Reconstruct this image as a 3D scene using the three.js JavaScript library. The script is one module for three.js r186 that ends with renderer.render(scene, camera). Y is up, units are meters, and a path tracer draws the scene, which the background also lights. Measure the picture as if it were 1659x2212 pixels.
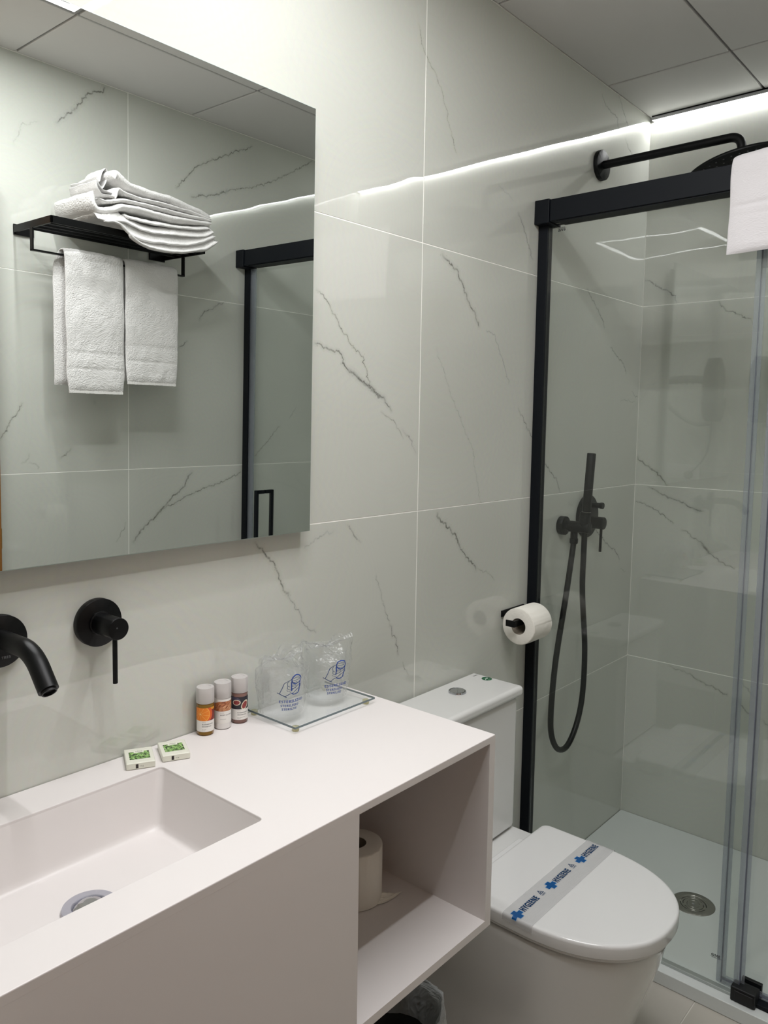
import * as THREE from 'three';
import { RoundedBoxGeometry } from 'three/addons/geometries/RoundedBoxGeometry.js';
import { mergeGeometries, toCreasedNormals } from 'three/addons/utils/BufferGeometryUtils.js';
import { ImprovedNoise } from 'three/addons/math/ImprovedNoise.js';
import { RectAreaLightUniformsLib } from 'three/addons/lights/RectAreaLightUniformsLib.js';

// ---------------------------------------------------------------- camera, lights, exposure
const scene = new THREE.Scene();
scene.background = new THREE.Color(0x000000);
const camera = new THREE.PerspectiveCamera(2 * Math.atan(1106 / 1698.4) * 180 / Math.PI, 1659 / 2212, 0.02, 30);
camera.rotation.order = 'YXZ';
camera.rotation.set(-0.09045, -0.85441, 0.01475);
camera.position.set(-0.386, 1.405, 1.1125);
camera.setViewOffset(1659, 2212, 6.2, 43.4, 1659, 2212);
scene.add(camera);
const EXPOSURE = 1.0, FRAME_LIGHT = 132, STRIP_LIGHT = 36, FRAME_GLOW = 3, STRIP_GLOW = 3;
const LED = new THREE.Color(0.985, 0.985, 1.0);
const renderer = new THREE.WebGLRenderer({ antialias: true });
renderer.toneMapping = THREE.LinearToneMapping;
renderer.toneMappingExposure = EXPOSURE;
renderer.shadowMap.enabled = true;
RectAreaLightUniformsLib.init();

// room: main wall z = 0, far end wall x = XE, opposite wall z = ZW, left wall x = XL, ceiling y = YC
const XE = 2.22, ZW = 1.315, XL = -0.145, YC = 2.41, JAMB = 0.45;
const CELL = { x0: 0.095, x1: 0.695, z0: 0.352, z1: 0.966 };   // ceiling cell that holds the square lamp

// ---------------------------------------------------------------- helpers
const used = {};
const numbered = (n) => { const k = used[n] = (used[n] ?? -1) + 1; return k ? `${n}_${String(k).padStart(3, '0')}` : n; };
function rng(seed) { let s = seed >>> 0; return () => { s = (s + 0x6d2b79f5) | 0; let t = Math.imul(s ^ (s >>> 15), 1 | s); t = (t + Math.imul(t ^ (t >>> 7), 61 | t)) ^ t; return ((t ^ (t >>> 14)) >>> 0) / 4294967296; }; }
const noise = new ImprovedNoise();
const N3 = (x, y, z) => noise.noise(x, y, z);
function thing(name, label, category, pos = [0, 0, 0], group) {
  const g = new THREE.Group(); g.name = numbered(name); g.position.set(...pos); g.userData = { label, category };
  if (group) g.userData.group = group;
  scene.add(g); return g;
}
function structure(name) { const g = new THREE.Group(); g.name = name; g.userData = { kind: 'structure' }; scene.add(g); return g; }
function part(name, geo, mat, parent, label) {
  const m = new THREE.Mesh(Array.isArray(geo) ? mergeGeometries(geo.map((g) => g.index ? g.toNonIndexed() : g)) : geo, mat);
  m.name = numbered(name); m.castShadow = m.receiveShadow = true;
  if (label) m.userData.label = label;
  parent.add(m); return m;
}
const V = (x, y, z) => new THREE.Vector3(x, y, z);
const rbox = (w, h, d, r = 0.002, s = 2) => new RoundedBoxGeometry(w, h, d, s, r);
const boxAt = (x0, x1, y0, y1, z0, z1, r = 0) => (r ? rbox(x1 - x0, y1 - y0, z1 - z0, r) : new THREE.BoxGeometry(x1 - x0, y1 - y0, z1 - z0)).translate((x0 + x1) / 2, (y0 + y1) / 2, (z0 + z1) / 2);
// disc or cylinder with softened rims, turned about +z from z0 to z1
function knob(r, z0, z1, bevel = 0.001, seg = 48, r2 = r) {
  const p = [[0, 0], [r - bevel, 0]];
  const L = z1 - z0;
  for (let i = 0; i <= 4; i++) { const a = i / 4 * Math.PI / 2; p.push([r - bevel + bevel * Math.sin(a), bevel - bevel * Math.cos(a)]); }
  for (let i = 0; i <= 4; i++) { const a = i / 4 * Math.PI / 2; p.push([r2 - bevel + bevel * Math.cos(a), L - bevel + bevel * Math.sin(a)]); }
  p.push([0, L]);
  const g = new THREE.LatheGeometry(p.map((q) => new THREE.Vector2(Math.max(q[0], 0), q[1])), seg);
  return toCreasedNormals(g, 0.7).rotateX(Math.PI / 2).translate(0, 0, z0);
}
const lathe = (pts, seg = 64, crease = 0.6) => toCreasedNormals(new THREE.LatheGeometry(pts.map((q) => new THREE.Vector2(q[0], q[1])), seg), crease);
const tube = (pts, r, seg = 64, rs = 16, tension = 0.5) => new THREE.TubeGeometry(new THREE.CatmullRomCurve3(pts.map((p) => V(...p)), false, 'catmullrom', tension), seg, r, rs, false);
// straight runs joined by rounded bends
function bentTube(pts, r, bend, rs = 16, closed = true) {
  const path = new THREE.CurvePath(), P = pts.map((p) => V(...p));
  let from = P[0];
  for (let i = 1; i < P.length - 1; i++) {
    const a = P[i].clone().sub(P[i - 1]).normalize(), b = P[i + 1].clone().sub(P[i]).normalize();
    const p0 = P[i].clone().addScaledVector(a, -bend), p1 = P[i].clone().addScaledVector(b, bend);
    path.add(new THREE.LineCurve3(from, p0)); path.add(new THREE.QuadraticBezierCurve3(p0, P[i], p1)); from = p1;
  }
  path.add(new THREE.LineCurve3(from, P[P.length - 1]));
  const g = [new THREE.TubeGeometry(path, 40 * (P.length - 1), r, rs, false).toNonIndexed()];
  if (closed) for (const [p, q] of [[P[0], P[1]], [P[P.length - 1], P[P.length - 2]]]) {
    const c = new THREE.CircleGeometry(r, rs); c.lookAt(p.clone().sub(q)); c.translate(p.x, p.y, p.z); g.push(c.toNonIndexed());
  }
  return mergeGeometries(g);
}
// closed rings of equal length joined into a skin; caps fan to the centre
function skin(rings, capStart = true, capEnd = true) {
  const n = rings[0].length, pos = [], idx = [], uv = [];
  rings.forEach((r, k) => r.forEach((p, i) => { pos.push(...p); uv.push(i / n, k / (rings.length - 1)); }));
  for (let k = 0; k < rings.length - 1; k++) for (let i = 0; i < n; i++) { const a = k * n + i, b = k * n + (i + 1) % n, c = a + n, d = b + n; idx.push(a, b, d, a, d, c); }
  for (const [on, k, flip] of [[capStart, 0, true], [capEnd, rings.length - 1, false]]) if (on) {
    const c = pos.length / 3, m = [0, 0, 0]; rings[k].forEach((p) => p.forEach((v, j) => { m[j] += v / n; })); pos.push(...m); uv.push(0.5, 0.5);
    for (let i = 0; i < n; i++) { const a = k * n + i, b = k * n + (i + 1) % n; idx.push(...(flip ? [c, b, a] : [c, a, b])); }
  }
  const g = new THREE.BufferGeometry();
  g.setAttribute('position', new THREE.Float32BufferAttribute(pos, 3)); g.setAttribute('uv', new THREE.Float32BufferAttribute(uv, 2)); g.setIndex(idx);
  g.computeVertexNormals(); return g;
}
// grid surface f(u, v) -> [x, y, z]
function sheet(f, nu, nv, uvScale = [1, 1], flip = false) {
  const pos = [], uv = [], idx = [];
  for (let j = 0; j <= nv; j++) for (let i = 0; i <= nu; i++) { pos.push(...f(i / nu, j / nv)); uv.push(i / nu * uvScale[0], j / nv * uvScale[1]); }
  for (let j = 0; j < nv; j++) for (let i = 0; i < nu; i++) { const a = j * (nu + 1) + i, b = a + 1, c = a + nu + 1, d = c + 1; idx.push(...(flip ? [a, d, b, a, c, d] : [a, b, d, a, d, c])); }
  const g = new THREE.BufferGeometry();
  g.setAttribute('position', new THREE.Float32BufferAttribute(pos, 3)); g.setAttribute('uv', new THREE.Float32BufferAttribute(uv, 2)); g.setIndex(idx);
  g.computeVertexNormals(); return g;
}
// rounded rectangle outline in the plane, counter-clockwise seen from +
function roundedRect(x0, x1, y0, y1, r, n = 5) {
  const o = [];
  for (const [cx, cy, a0] of [[x1 - r, y1 - r, 0], [x0 + r, y1 - r, 1], [x0 + r, y0 + r, 2], [x1 - r, y0 + r, 3]])
    for (let i = 0; i <= n; i++) { const a = (a0 + i / n) * Math.PI / 2; o.push([cx + r * Math.cos(a), cy + r * Math.sin(a)]); }
  return o;
}
const canvas = (w, h, paint, srgb = true) => {
  const c = document.createElement('canvas'); c.width = w; c.height = h; paint(c.getContext('2d'), w, h);
  const t = new THREE.CanvasTexture(c); if (srgb) t.colorSpace = THREE.SRGBColorSpace; t.magFilter = THREE.LinearFilter; t.anisotropy = 8; return t;
};
function floatMap(w, h, f) {
  const d = new Float32Array(w * h * 4);
  for (let y = 0; y < h; y++) for (let x = 0; x < w; x++) { const v = f(x / w, y / h), o = (y * w + x) * 4; d[o] = d[o + 1] = d[o + 2] = v; d[o + 3] = 1; }
  const t = new THREE.DataTexture(d, w, h, THREE.RGBAFormat, THREE.FloatType); t.wrapS = t.wrapT = THREE.RepeatWrapping; t.magFilter = THREE.LinearFilter; t.needsUpdate = true; return t;
}
// noise that repeats over a unit square
function loopNoise(u, v, f, seed) {
  const a = u * 2 * Math.PI, b = v * 2 * Math.PI, r = f / (2 * Math.PI);
  return N3(Math.cos(a) * r + seed, Math.sin(a) * r + Math.cos(b) * r * 1.37, Math.sin(b) * r + seed * 1.7);
}
const std = (o) => new THREE.MeshStandardMaterial(o), phys = (o) => new THREE.MeshPhysicalMaterial(o);

// ---------------------------------------------------------------- materials
const wavy = (() => {                                                  // very slight unevenness of polished tiles, as a normal map
  const w = 768, h = 384, f = (u, v) => 1.0 * loopNoise(u, v, 4.5, 3.1) + 0.16 * loopNoise(u, v, 10, 8.4);
  const d = new Float32Array(w * h * 4), e = 0.004;
  for (let y = 0; y < h; y++) for (let x = 0; x < w; x++) {
    const u = x / w, v = y / h, gx = (f(u + e, v) - f(u - e, v)) / (2 * e) / 1.2, gy = (f(u, v + e) - f(u, v - e)) / (2 * e) / 0.6, k = 0.00030, o = (y * w + x) * 4;
    d[o] = 0.5 - 0.5 * gx * k; d[o + 1] = 0.5 - 0.5 * gy * k; d[o + 2] = 1; d[o + 3] = 1;
  }
  const t = new THREE.DataTexture(d, w, h, THREE.RGBAFormat, THREE.FloatType); t.wrapS = t.wrapT = THREE.RepeatWrapping; t.magFilter = THREE.LinearFilter; t.needsUpdate = true; return t;
})();
const terry = floatMap(256, 256, (u, v) => 0.5 + 0.5 * loopNoise(u, v, 80, 2.2) + 0.2 * loopNoise(u, v, 40, 5.7));
const grainy = floatMap(128, 128, (u, v) => 0.5 + 0.5 * loopNoise(u, v, 40, 9.2));
const crinkle = floatMap(256, 256, (u, v) => 0.5 + 0.5 * Math.abs(loopNoise(u, v, 14, 1.2)) + 0.35 * Math.abs(loopNoise(u, v, 30, 6.2)));
const M = {
  grout: std({ color: 0xfaf9f3, roughness: 0.85 }),
  panel: std({ color: 0xd8d7d5, roughness: 0.9, bumpMap: grainy, bumpScale: 0.0002 }),
  lampWhite: std({ color: 0x9a9a9a, roughness: 0.6 }),
  grid: std({ color: 0x8d8d8c, roughness: 0.7 }),
  plaster: std({ color: 0xcfc8bc, roughness: 0.9 }),
  black: phys({ color: 0x050607, roughness: 0.42, specularIntensity: 0.5 }),
  frameBlack: phys({ color: 0x070c13, roughness: 0.55, specularIntensity: 0.45 }),
  showerBlack: phys({ color: 0x080b0d, roughness: 0.45, specularIntensity: 0.55 }),
  plasticBlack: std({ color: 0x08090c, roughness: 0.55 }),
  chrome: std({ color: 0xc9cbd0, roughness: 0.08, metalness: 1 }),
  steel: std({ color: 0xa3a19b, roughness: 0.35, metalness: 1 }),
  darkGap: std({ color: 0x1a1a1a, roughness: 0.8 }),
  solid: std({ color: 0xe2dddb, roughness: 0.38 }),
  ceramic: phys({ color: 0xdcdcda, roughness: 0.08, clearcoat: 0.6, clearcoatRoughness: 0.04 }),
  lidWhite: phys({ color: 0xdededd, roughness: 0.14 }),
  trayWhite: std({ color: 0xd6dad8, roughness: 0.5, bumpMap: grainy, bumpScale: 0.0003 }),
  glass: phys({ color: new THREE.Color(0.972, 0.986, 0.978), transmission: 1, thickness: 0, roughness: 0, ior: 1.5 }),
  clearGlass: phys({ color: new THREE.Color(0.97, 0.985, 0.985), transmission: 1, thickness: 0, roughness: 0, ior: 1.5 }),
  glassEdge: phys({ color: 0xb9c9c4, roughness: 0.1, transmission: 0.35, thickness: 0 }),
  seal: phys({ color: 0xe2e5ea, transmission: 0.9, thickness: 0, roughness: 0.3 }),
  sealDark: phys({ color: 0x84879c, transmission: 0.5, thickness: 0, roughness: 0.4 }),
  towel: phys({ color: 0xe2e0de, roughness: 1, sheen: 0.4, sheenRoughness: 0.8, sheenColor: 0xffffff, bumpMap: terry, bumpScale: 0.0016 }),
  towelBack: phys({ color: 0xdedcda, roughness: 1, sheen: 0.3, sheenRoughness: 0.8, sheenColor: 0xffffff, bumpMap: terry, bumpScale: 0.0018 }),
  hem: std({ color: 0xe6e4e0, roughness: 0.95 }),
  paper: std({ color: 0xe9e6dd, roughness: 0.95, bumpMap: grainy, bumpScale: 0.0004 }),
  card: std({ color: 0x9a8a74, roughness: 0.95 }),
  film: phys({ color: new THREE.Color(0.99, 0.993, 0.996), transmission: 1, thickness: 0, roughness: 0.26, ior: 1.5, bumpMap: crinkle, bumpScale: 0.004, side: THREE.DoubleSide }),
  cup: phys({ color: new THREE.Color(0.99, 0.992, 0.995), transmission: 1, thickness: 0, roughness: 0.04, ior: 1.45, side: THREE.DoubleSide }),
  cap: phys({ color: 0xe2dedc, transmission: 0.4, thickness: 0, roughness: 0.5 }),
  bag: phys({ color: 0xdfe4e6, transmission: 0.4, thickness: 0, roughness: 0.35, bumpMap: crinkle, bumpScale: 0.003, side: THREE.DoubleSide }),
  bin: std({ color: 0x3a3b3a, roughness: 0.5, side: THREE.DoubleSide }),
  bumper: phys({ color: 0xe4e0c4, transmission: 0.7, thickness: 0, roughness: 0.15 }),
  wood: std({ color: 0x8a5a24, roughness: 0.5 }),
  brass: std({ color: 0xb08a3c, roughness: 0.3, metalness: 1 }),
};

// ---------------------------------------------------------------- lamps
{
  const { x0, x1, z0, z1 } = CELL, t = thing('ceiling_light', 'square frame lamp of four glowing white bars set in the ceiling', 'ceiling light', [(x0 + x1) / 2, YC, (z0 + z1) / 2]);
  const hx = (x1 - x0) / 2 - 0.028, hz = (z1 - z0) / 2 - 0.025, w = 0.026;
  const R0 = 0.0135, R1 = 0.0215, deep = 0.0045;
  part('housing', [boxAt(-hx - R1, hx + R1, deep, deep + 0.012, -hz - R1, hz + R1), boxAt(-hx - R1, hx + R1, -0.0008, deep, -hz - R1, -hz - R0), boxAt(-hx - R1, hx + R1, -0.0008, deep, hz + R0, hz + R1), boxAt(-hx - R1, -hx - R0, -0.0008, deep, -hz - R0, hz + R0), boxAt(hx + R0, hx + R1, -0.0008, deep, -hz - R0, hz + R0)], M.lampWhite, t);
  part('centre_panel', boxAt(-hx + R0, hx - R0, -0.0008, deep, -hz + R0, hz - R0, 0.001), M.panel, t);
  const glow = std({ color: 0xffffff, emissive: LED, emissiveIntensity: FRAME_GLOW, roughness: 0.6 });
  for (const [cx, cz, lx, lz] of [[0, -hz, 2 * hx + w, w], [0, hz, 2 * hx + w, w], [-hx, 0, w, 2 * hz - w], [hx, 0, w, 2 * hz - w]]) {
    const d = part('diffuser', rbox(lx, 0.004, lz, 0.001).translate(cx, deep - 0.0021, cz), glow, t);
    d.castShadow = false;
    const l = new THREE.RectAreaLight(LED, FRAME_LIGHT * (cz < -0.1 ? 0.7 : 1), lx, lz); l.name = 'frame_lamp'; l.rotation.x = -Math.PI / 2; l.position.set(cx, deep - 0.0047, cz); t.add(l);
  }
}
{
  const t = thing('led_strip', 'slim aluminium light strip glowing along the top of the shower end wall', 'light strip', [XE, YC, 0]);
  const z0 = 0.012, z1 = ZW - 0.01, L = z1 - z0;
  part('profile', [boxAt(-0.020, -0.0185, -0.0135, 0, z0, z1), boxAt(-0.020, 0, -0.004, 0, z0, z1), boxAt(-0.0017, 0, -0.0135, 0, z0, z1), boxAt(-0.020, 0, -0.0135, 0, z0 - 0.0015, z0), boxAt(-0.020, 0, -0.0135, 0, z1, z1 + 0.0015)], std({ color: 0xb4b4b8, roughness: 0.4, metalness: 0.3 }), t);
  const glow = std({ color: 0xffffff, emissive: LED, emissiveIntensity: STRIP_GLOW, roughness: 0.6 });
  const df = part('diffuser', boxAt(-0.0185, -0.0017, -0.0125, -0.004, z0, z1), glow, t); df.castShadow = false;
  const l = new THREE.RectAreaLight(LED, STRIP_LIGHT, 0.0166, L); l.name = 'strip_lamp'; l.rotation.x = -Math.PI / 2; l.position.set(-0.0101, -0.0138, z0 + L / 2); t.add(l);
}

// ---------------------------------------------------------------- tiled walls
const VEINS = [   // wall, width in mm, strength, points along the wall and up it in mm
  ['m', 6, 0.50, [1094,1789,1111,1776,1148,1763,1178,1725,1202,1695,1239,1655,1252,1639]],
  ['m', 2, 0.35, [1281,1635,1319,1627,1342,1588,1366,1557,1396,1505]],
  ['m', 3, 0.40, [1445,1439,1486,1399,1523,1358]],
  ['m', 4, 0.35, [1550,1326,1612,1279,1672,1236,1691,1204]],
  ['m', 4, 0.13, [1077,1568,1117,1508,1141,1466,1175,1417,1212,1367,1233,1338,1257,1256,1276,1202]],
  ['m', 4, 0.40, [1812,1804,1883,1757,1924,1727,1939,1703]],
  ['m', 3, 0.50, [1987,1648,2044,1619,2088,1603,2116,1570]],
  ['m', 2, 0.35, [2162,1515,2190,1501,2213,1498]],
  ['m', 2, 0.25, [2075,1482,2129,1482,2192,1479]],
  ['m', 3, 0.45, [692,1653,720,1641,740,1616,769,1586,791,1557,808,1549,830,1537,827,1525,844,1509,840,1497,852,1479,870,1467]],
  ['m', 4, 0.60, [693,1556,715,1547,743,1542,765,1537,768,1519,790,1506,802,1499,816,1493,838,1480,867,1467,894,1451,910,1434,924,1426]],
  ['m', 7, 0.35, [790,1506,816,1493,838,1480,867,1467,894,1451]],
  ['m', 3, 0.30, [892,1423,929,1404,949,1384,962,1365]],
  ['m', 5, 0.18, [962,1384,995,1358,1007,1337]],
  ['m', 6, 0.45, [1092,1188,1106,1170,1153,1143,1184,1106,1214,1073,1256,1044,1261,1034]],
  ['m', 3, 0.20, [1261,1034,1315,1019,1351,993]],
  ['m', 5, 0.40, [1927,1076,1979,1041,2044,1004,2088,984,2120,953]],
  ['m', 2, 0.30, [2130,918,2158,905,2180,900]],
  ['m', 5, 0.45, [543,1178,568,1151,593,1129,605,1093,623,1068]],
  ['m', 3, 0.35, [623,1068,645,1037,657,1021,663,1006,698,977]],
  ['m', 5, 0.20, [786,1193,808,1166,827,1148]],
  ['m', 3, 0.25, [883,1072,891,1040,913,985,928,951]],
  ['m', 4, 0.40, [928,951,950,910,962,880]],
  ['m', 3, 0.30, [976,855,997,820]],
  ['m', 5, 0.12, [746,1182,693,1171,668,1157]],
  ['m', 4, 0.22, [993,2255,1005,2217,1036,2184,1062,2163,1089,2122,1118,2059,1137,2023]],
  ['m', 3, 0.40, [1860,2377,1886,2356,1925,2347,1968,2340,1983,2316]],
  ['m', 3, 0.35, [1978,2407,2015,2367,2044,2348,2052,2336]],
  ['m', 4, 0.30, [2029,2294,2059,2274,2092,2261]],
  ['m', 4, 0.35, [1416,1942,1448,1904,1472,1872,1493,1840]],
  ['m', 3, 0.12, [1321,1993,1359,1979,1392,1972]],
  ['e', 5, 0.35, [3,1891,31,1873,63,1851,79,1845,108,1822,113,1800]],
  ['e', 5, 0.45, [246,1795,259,1780,281,1766,302,1753,330,1741,344,1736]],
  ['e', 2, 0.20, [344,1736,355,1718,357,1697]],
  ['e', 6, 0.42, [2,1289,44,1260,77,1238,96,1223,108,1201]],
  ['e', 4, 0.45, [2,1142,41,1133,69,1122,115,1095,139,1079]],
  ['e', 4, 0.50, [171,1059,210,1035,241,1016,257,992,294,970,338,952]],
  ['e', 9, 0.40, [233,1021,245,1008,258,992]],
  ['e', 6, 0.40, [46,1197,96,1173,143,1157,174,1148,202,1131,232,1129]],
  ['e', 5, 0.25, [150,590,202,586,241,568]],
  ['e', 5, 0.45, [241,568,271,560,301,550,342,536]],
  ['e', 3, 0.40, [378,595,400,573,422,550]],
  ['e', 5, 0.40, [370,529,389,507,404,498,422,490]],
  ['e', 5, 0.45, [450,484,467,467]],
  ['o', 7, 0.35, [816,2254,848,2280,871,2304]],
  ['o', 7, 0.50, [871,2304,886,2324,909,2358,940,2378,966,2386,977,2404]],
  ['o', 5, 0.10, [684,2155,714,2218,762,2239]],
  ['o', 4, 0.45, [631,1303,649,1328,666,1364,687,1388,701,1413]],
  ['o', 3, 0.25, [698,1228,716,1253]],
  ['o', 3, 0.30, [718,1232,738,1224,748,1214]],
  ['o', 6, 0.25, [815,1244,830,1250,848,1269]],
  ['o', 8, 0.20, [930,1422,938,1417]],
  ['o', 5, 0.45, [1236,2157,1273,2197,1321,2247,1360,2275,1409,2297,1450,2318,1492,2345,1567,2376]],
  ['o', 6, 0.40, [1302,2141,1351,2155,1411,2173,1452,2195]],
  ['o', 6, 0.30, [1452,2195,1559,2230,1648,2267,1765,2334,1876,2404]],
  ['o', 5, 0.40, [1335,1725,1355,1757,1395,1773,1441,1800]],
  ['o', 4, 0.40, [1248,1621,1267,1632,1286,1643]],
  ['o', 3, 0.25, [1815,1424,1778,1377]],
  ['o', 5, 0.30, [1729,1349,1670,1294,1600,1232]],
  ['o', 7, 0.40, [1069,952,1110,996,1147,1025,1184,1058,1232,1101,1276,1131,1304,1180]],
  ['o', 6, 0.38, [1147,1022,1184,1055,1238,1076,1320,1109,1424,1132,1533,1171]],
  ['o', 3, 0.30, [1005,959,1040,1003,1043,1021]],
];
const TILE_BASE = [199, 201, 193];
function paintTile(g, W, H, u0, u1, y0, y1, wall, flip, seed) {
  const r = rng(seed), px = W / (u1 - u0);
  g.fillStyle = `rgb(${TILE_BASE})`; g.fillRect(0, 0, W, H);
  for (let i = 0; i < 26; i++) {                                     // clouding of the print
    const x = r() * W, y = r() * H, rad = (0.08 + r() * 0.3) * px, dark = r() < 0.5, gr = g.createRadialGradient(x, y, 0, x, y, rad);
    const c = dark ? '187,189,181' : '206,208,200'; gr.addColorStop(0, `rgba(${c},0.30)`); gr.addColorStop(1, `rgba(${c},0)`);
    g.fillStyle = gr; g.fillRect(0, 0, W, H);
  }
  const at = (u, y) => [(flip ? u1 - u : u - u0) * px, (y1 - y) / (y1 - y0) * H];
  for (const [w, width, alpha, pts] of VEINS) {
    if (w !== wall) continue;
    const P = []; for (let i = 0; i < pts.length; i += 2) P.push([pts[i] / 1000, pts[i + 1] / 1000]);
    if (!P.some(([u, y]) => u > u0 - 0.05 && u < u1 + 0.05 && y > y0 && y < y1)) continue;
    const q = rng(Math.round(pts[0] * 7 + pts[1])), line = [];
    for (let i = 0; i < P.length - 1; i++) { const len = Math.hypot(P[i + 1][0] - P[i][0], P[i + 1][1] - P[i][1]), n = Math.max(2, Math.round(len / 0.004)); for (let k = 0; k < n; k++) { const s = k / n; line.push([P[i][0] + (P[i + 1][0] - P[i][0]) * s, P[i][1] + (P[i + 1][1] - P[i][1]) * s]); } }
    line.push(P[P.length - 1]);
    const jit = line.map((p, i) => [p[0] + 0.006 * N3(i * 0.33, pts[0], 0.5) + 0.0025 * (q() - 0.5), p[1] + 0.006 * N3(i * 0.33, pts[1], 3.5) + 0.0025 * (q() - 0.5)]);
    const stroke = (from, to, mm, color) => { g.strokeStyle = color; g.lineWidth = Math.max(0.7, mm / 1000 * px); g.lineCap = g.lineJoin = 'round'; g.beginPath(); for (let i = from; i <= to; i++) { const c = at(...jit[i]); i === from ? g.moveTo(...c) : g.lineTo(...c); } g.stroke(); };
    const n = jit.length - 1;
    stroke(0, n, width * 3.2, `rgba(150,150,142,${alpha * 0.16})`); stroke(0, n, width * 1.5, `rgba(140,140,132,${alpha * 0.22})`);
    for (let i = 0; i < n; i++) {
      const fade = Math.min(1, i / 4, (n - i) / 4) * 0.75 + 0.25, k = 0.55 + 0.9 * Math.abs(N3(i * 0.21, pts[1] * 0.37, 7.3)) * 1.6;
      stroke(i, i + 1, width * (0.5 + 0.9 * Math.abs(N3(i * 0.3, pts[0] * 0.17, 1.1))), `rgba(118,119,112,${Math.min(1, alpha * fade * k * 0.75)})`);
      if (N3(i * 0.17, pts[0], 9.1) > 0.05) stroke(i, i + 1, width * 0.32, `rgba(84,85,80,${Math.min(1, alpha * fade * k * 0.9)})`);
    }
    for (let k = 0; k < n * 0.25; k++) { const i = Math.floor(q() * n), c = at(jit[i][0] + (q() - 0.5) * width * 0.004, jit[i][1] + (q() - 0.5) * width * 0.004); g.fillStyle = `rgba(110,110,102,${alpha * 0.3})`; g.beginPath(); g.arc(c[0], c[1], px * 0.0012 * (0.5 + q()), 0, 7); g.fill(); }
  }
}
let tileSeed = 11;
const GAP = 0.0022;
function tileMesh(parent, wall, u0, u1, y0, y1, place, flip, res) {
  const w = u1 - u0 - GAP, h = y1 - y0 - GAP, seed = tileSeed++;
  const W = Math.max(64, Math.round(w * res)), H = Math.max(64, Math.round(h * res));
  const map = canvas(W, H, (g) => paintTile(g, W, H, u0, u1, y0, y1, wall, flip, seed));
  const bump = wavy.clone(); bump.repeat.set(w / 1.2, h / 0.6); bump.offset.set(seed * 0.37 % 1, seed * 0.61 % 1);
  const g = new RoundedBoxGeometry(w, h, 0.008, 1, 0.0004);
  const uv = g.attributes.uv, p = g.attributes.position;
  for (let i = 0; i < uv.count; i++) uv.setXY(i, p.getX(i) / w + 0.5, p.getY(i) / h + 0.5);
  const m = part('tile', g, phys({ map, roughness: 0.015, normalMap: bump, ior: 1.68 }), parent);
  place(m, (u0 + u1) / 2, (y0 + y1) / 2); m.rotateX(((seed * 0.618) % 1 - 0.5) * 0.0007); m.rotateY(((seed * 0.382) % 1 - 0.5) * 0.0006); return m;
}
const ROWS = [[0, 0.6], [0.6, 1.2], [1.2, 1.8], [1.8, YC]];
{
  const w = structure('wall_main');
  part('grout_bed', boxAt(XL - 0.12, XE + 0.12, -0.1, YC + 0.15, -0.12, -0.0005), M.grout, w);
  ROWS.forEach(([a, b], k) => { for (const [u0, u1] of [[1.02, XE], [XL, 1.02]]) tileMesh(w, 'm', u0, u1, a, b, (m, u, y) => m.position.set(u, y, -0.004), false, k ? 1250 : 500); });
}
{
  const w = structure('wall_end');
  part('grout_bed', boxAt(XE + 0.0005, XE + 0.12, -0.1, YC + 0.15, 0, ZW + 0.12), M.grout, w);
  ROWS.forEach(([a, b], k) => { for (const [u0, u1] of [[0, 1.2], [1.2, ZW]]) tileMesh(w, 'e', u0, u1, a, b, (m, u, y) => { m.rotation.y = -Math.PI / 2; m.position.set(XE + 0.004, y, u); }, false, k ? 900 : 600); });
}
{
  const w = structure('wall_opposite');
  part('grout_bed', boxAt(XL - 0.12, XE + 0.12, -0.1, YC + 0.15, ZW + 0.0005, ZW + 0.12), M.grout, w);
  ROWS.forEach(([a, b], k) => { for (const [u0, u1] of [[1.054, XE], [XL, 1.054]]) tileMesh(w, 'o', u0, u1, a, b, (m, u, y) => { m.rotation.y = Math.PI; m.position.set(u, y, ZW + 0.004); }, true, k ? 900 : 300); });
}
{
  const w = structure('wall_left');
  part('grout_bed', boxAt(XL - 0.1, XL - 0.0005, -0.1, YC + 0.15, -0.12, JAMB), M.grout, w);
  part('lintel', boxAt(XL - 0.1, XL, 2.06, YC + 0.15, JAMB, ZW + 0.0012), M.plaster, w);
  ROWS.forEach(([a, b]) => tileMesh(w, 'l', 0, JAMB, a, b, (m, u, y) => { m.rotation.y = Math.PI / 2; m.position.set(XL - 0.004, y, u); }, true, 300));
}
{ // the passage beyond the door opening, where the photographer stands
  const w = structure('wall_passage');
  part('plaster_wall', boxAt(-1.75, -1.65, 0, YC, -0.3, 1.9), M.plaster, w);
  part('plaster_wall', boxAt(-1.65, XL - 0.1, 0, YC, -0.3, -0.12), M.plaster, w);
  part('plaster_wall', boxAt(-1.65, XL - 0.1, 0, YC, ZW + 0.12, 1.9), M.plaster, w);
}
{
  const f = structure('floor');
  const mat = [0, 1, 2].map((i) => std({ color: [0xbdb8ae, 0xb9b4ab, 0xc0bbb2][i], roughness: 0.45, bumpMap: grainy, bumpScale: 0.0003 }));
  part('grout_bed', boxAt(-1.75, XE + 0.1, -0.1, -0.0015, -0.3, 1.9), std({ color: 0xd8d5cc, roughness: 0.9 }), f);
  const xs = [-1.645, -1.045, -0.445, 0.155, 0.755, 1.355 + 0.6], zs = [-0.08, 0.5205, 1.1205, 1.9];
  for (let i = 0; i < xs.length - 1; i++) for (let j = 0; j < zs.length - 1; j++) part('tile', boxAt(xs[i] + 0.0015, xs[i + 1] - 0.0015, -0.009, 0, zs[j] + 0.0015, zs[j + 1] - 0.0015, 0.0008), mat[(i * 2 + j) % 3], f);
}
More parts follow.
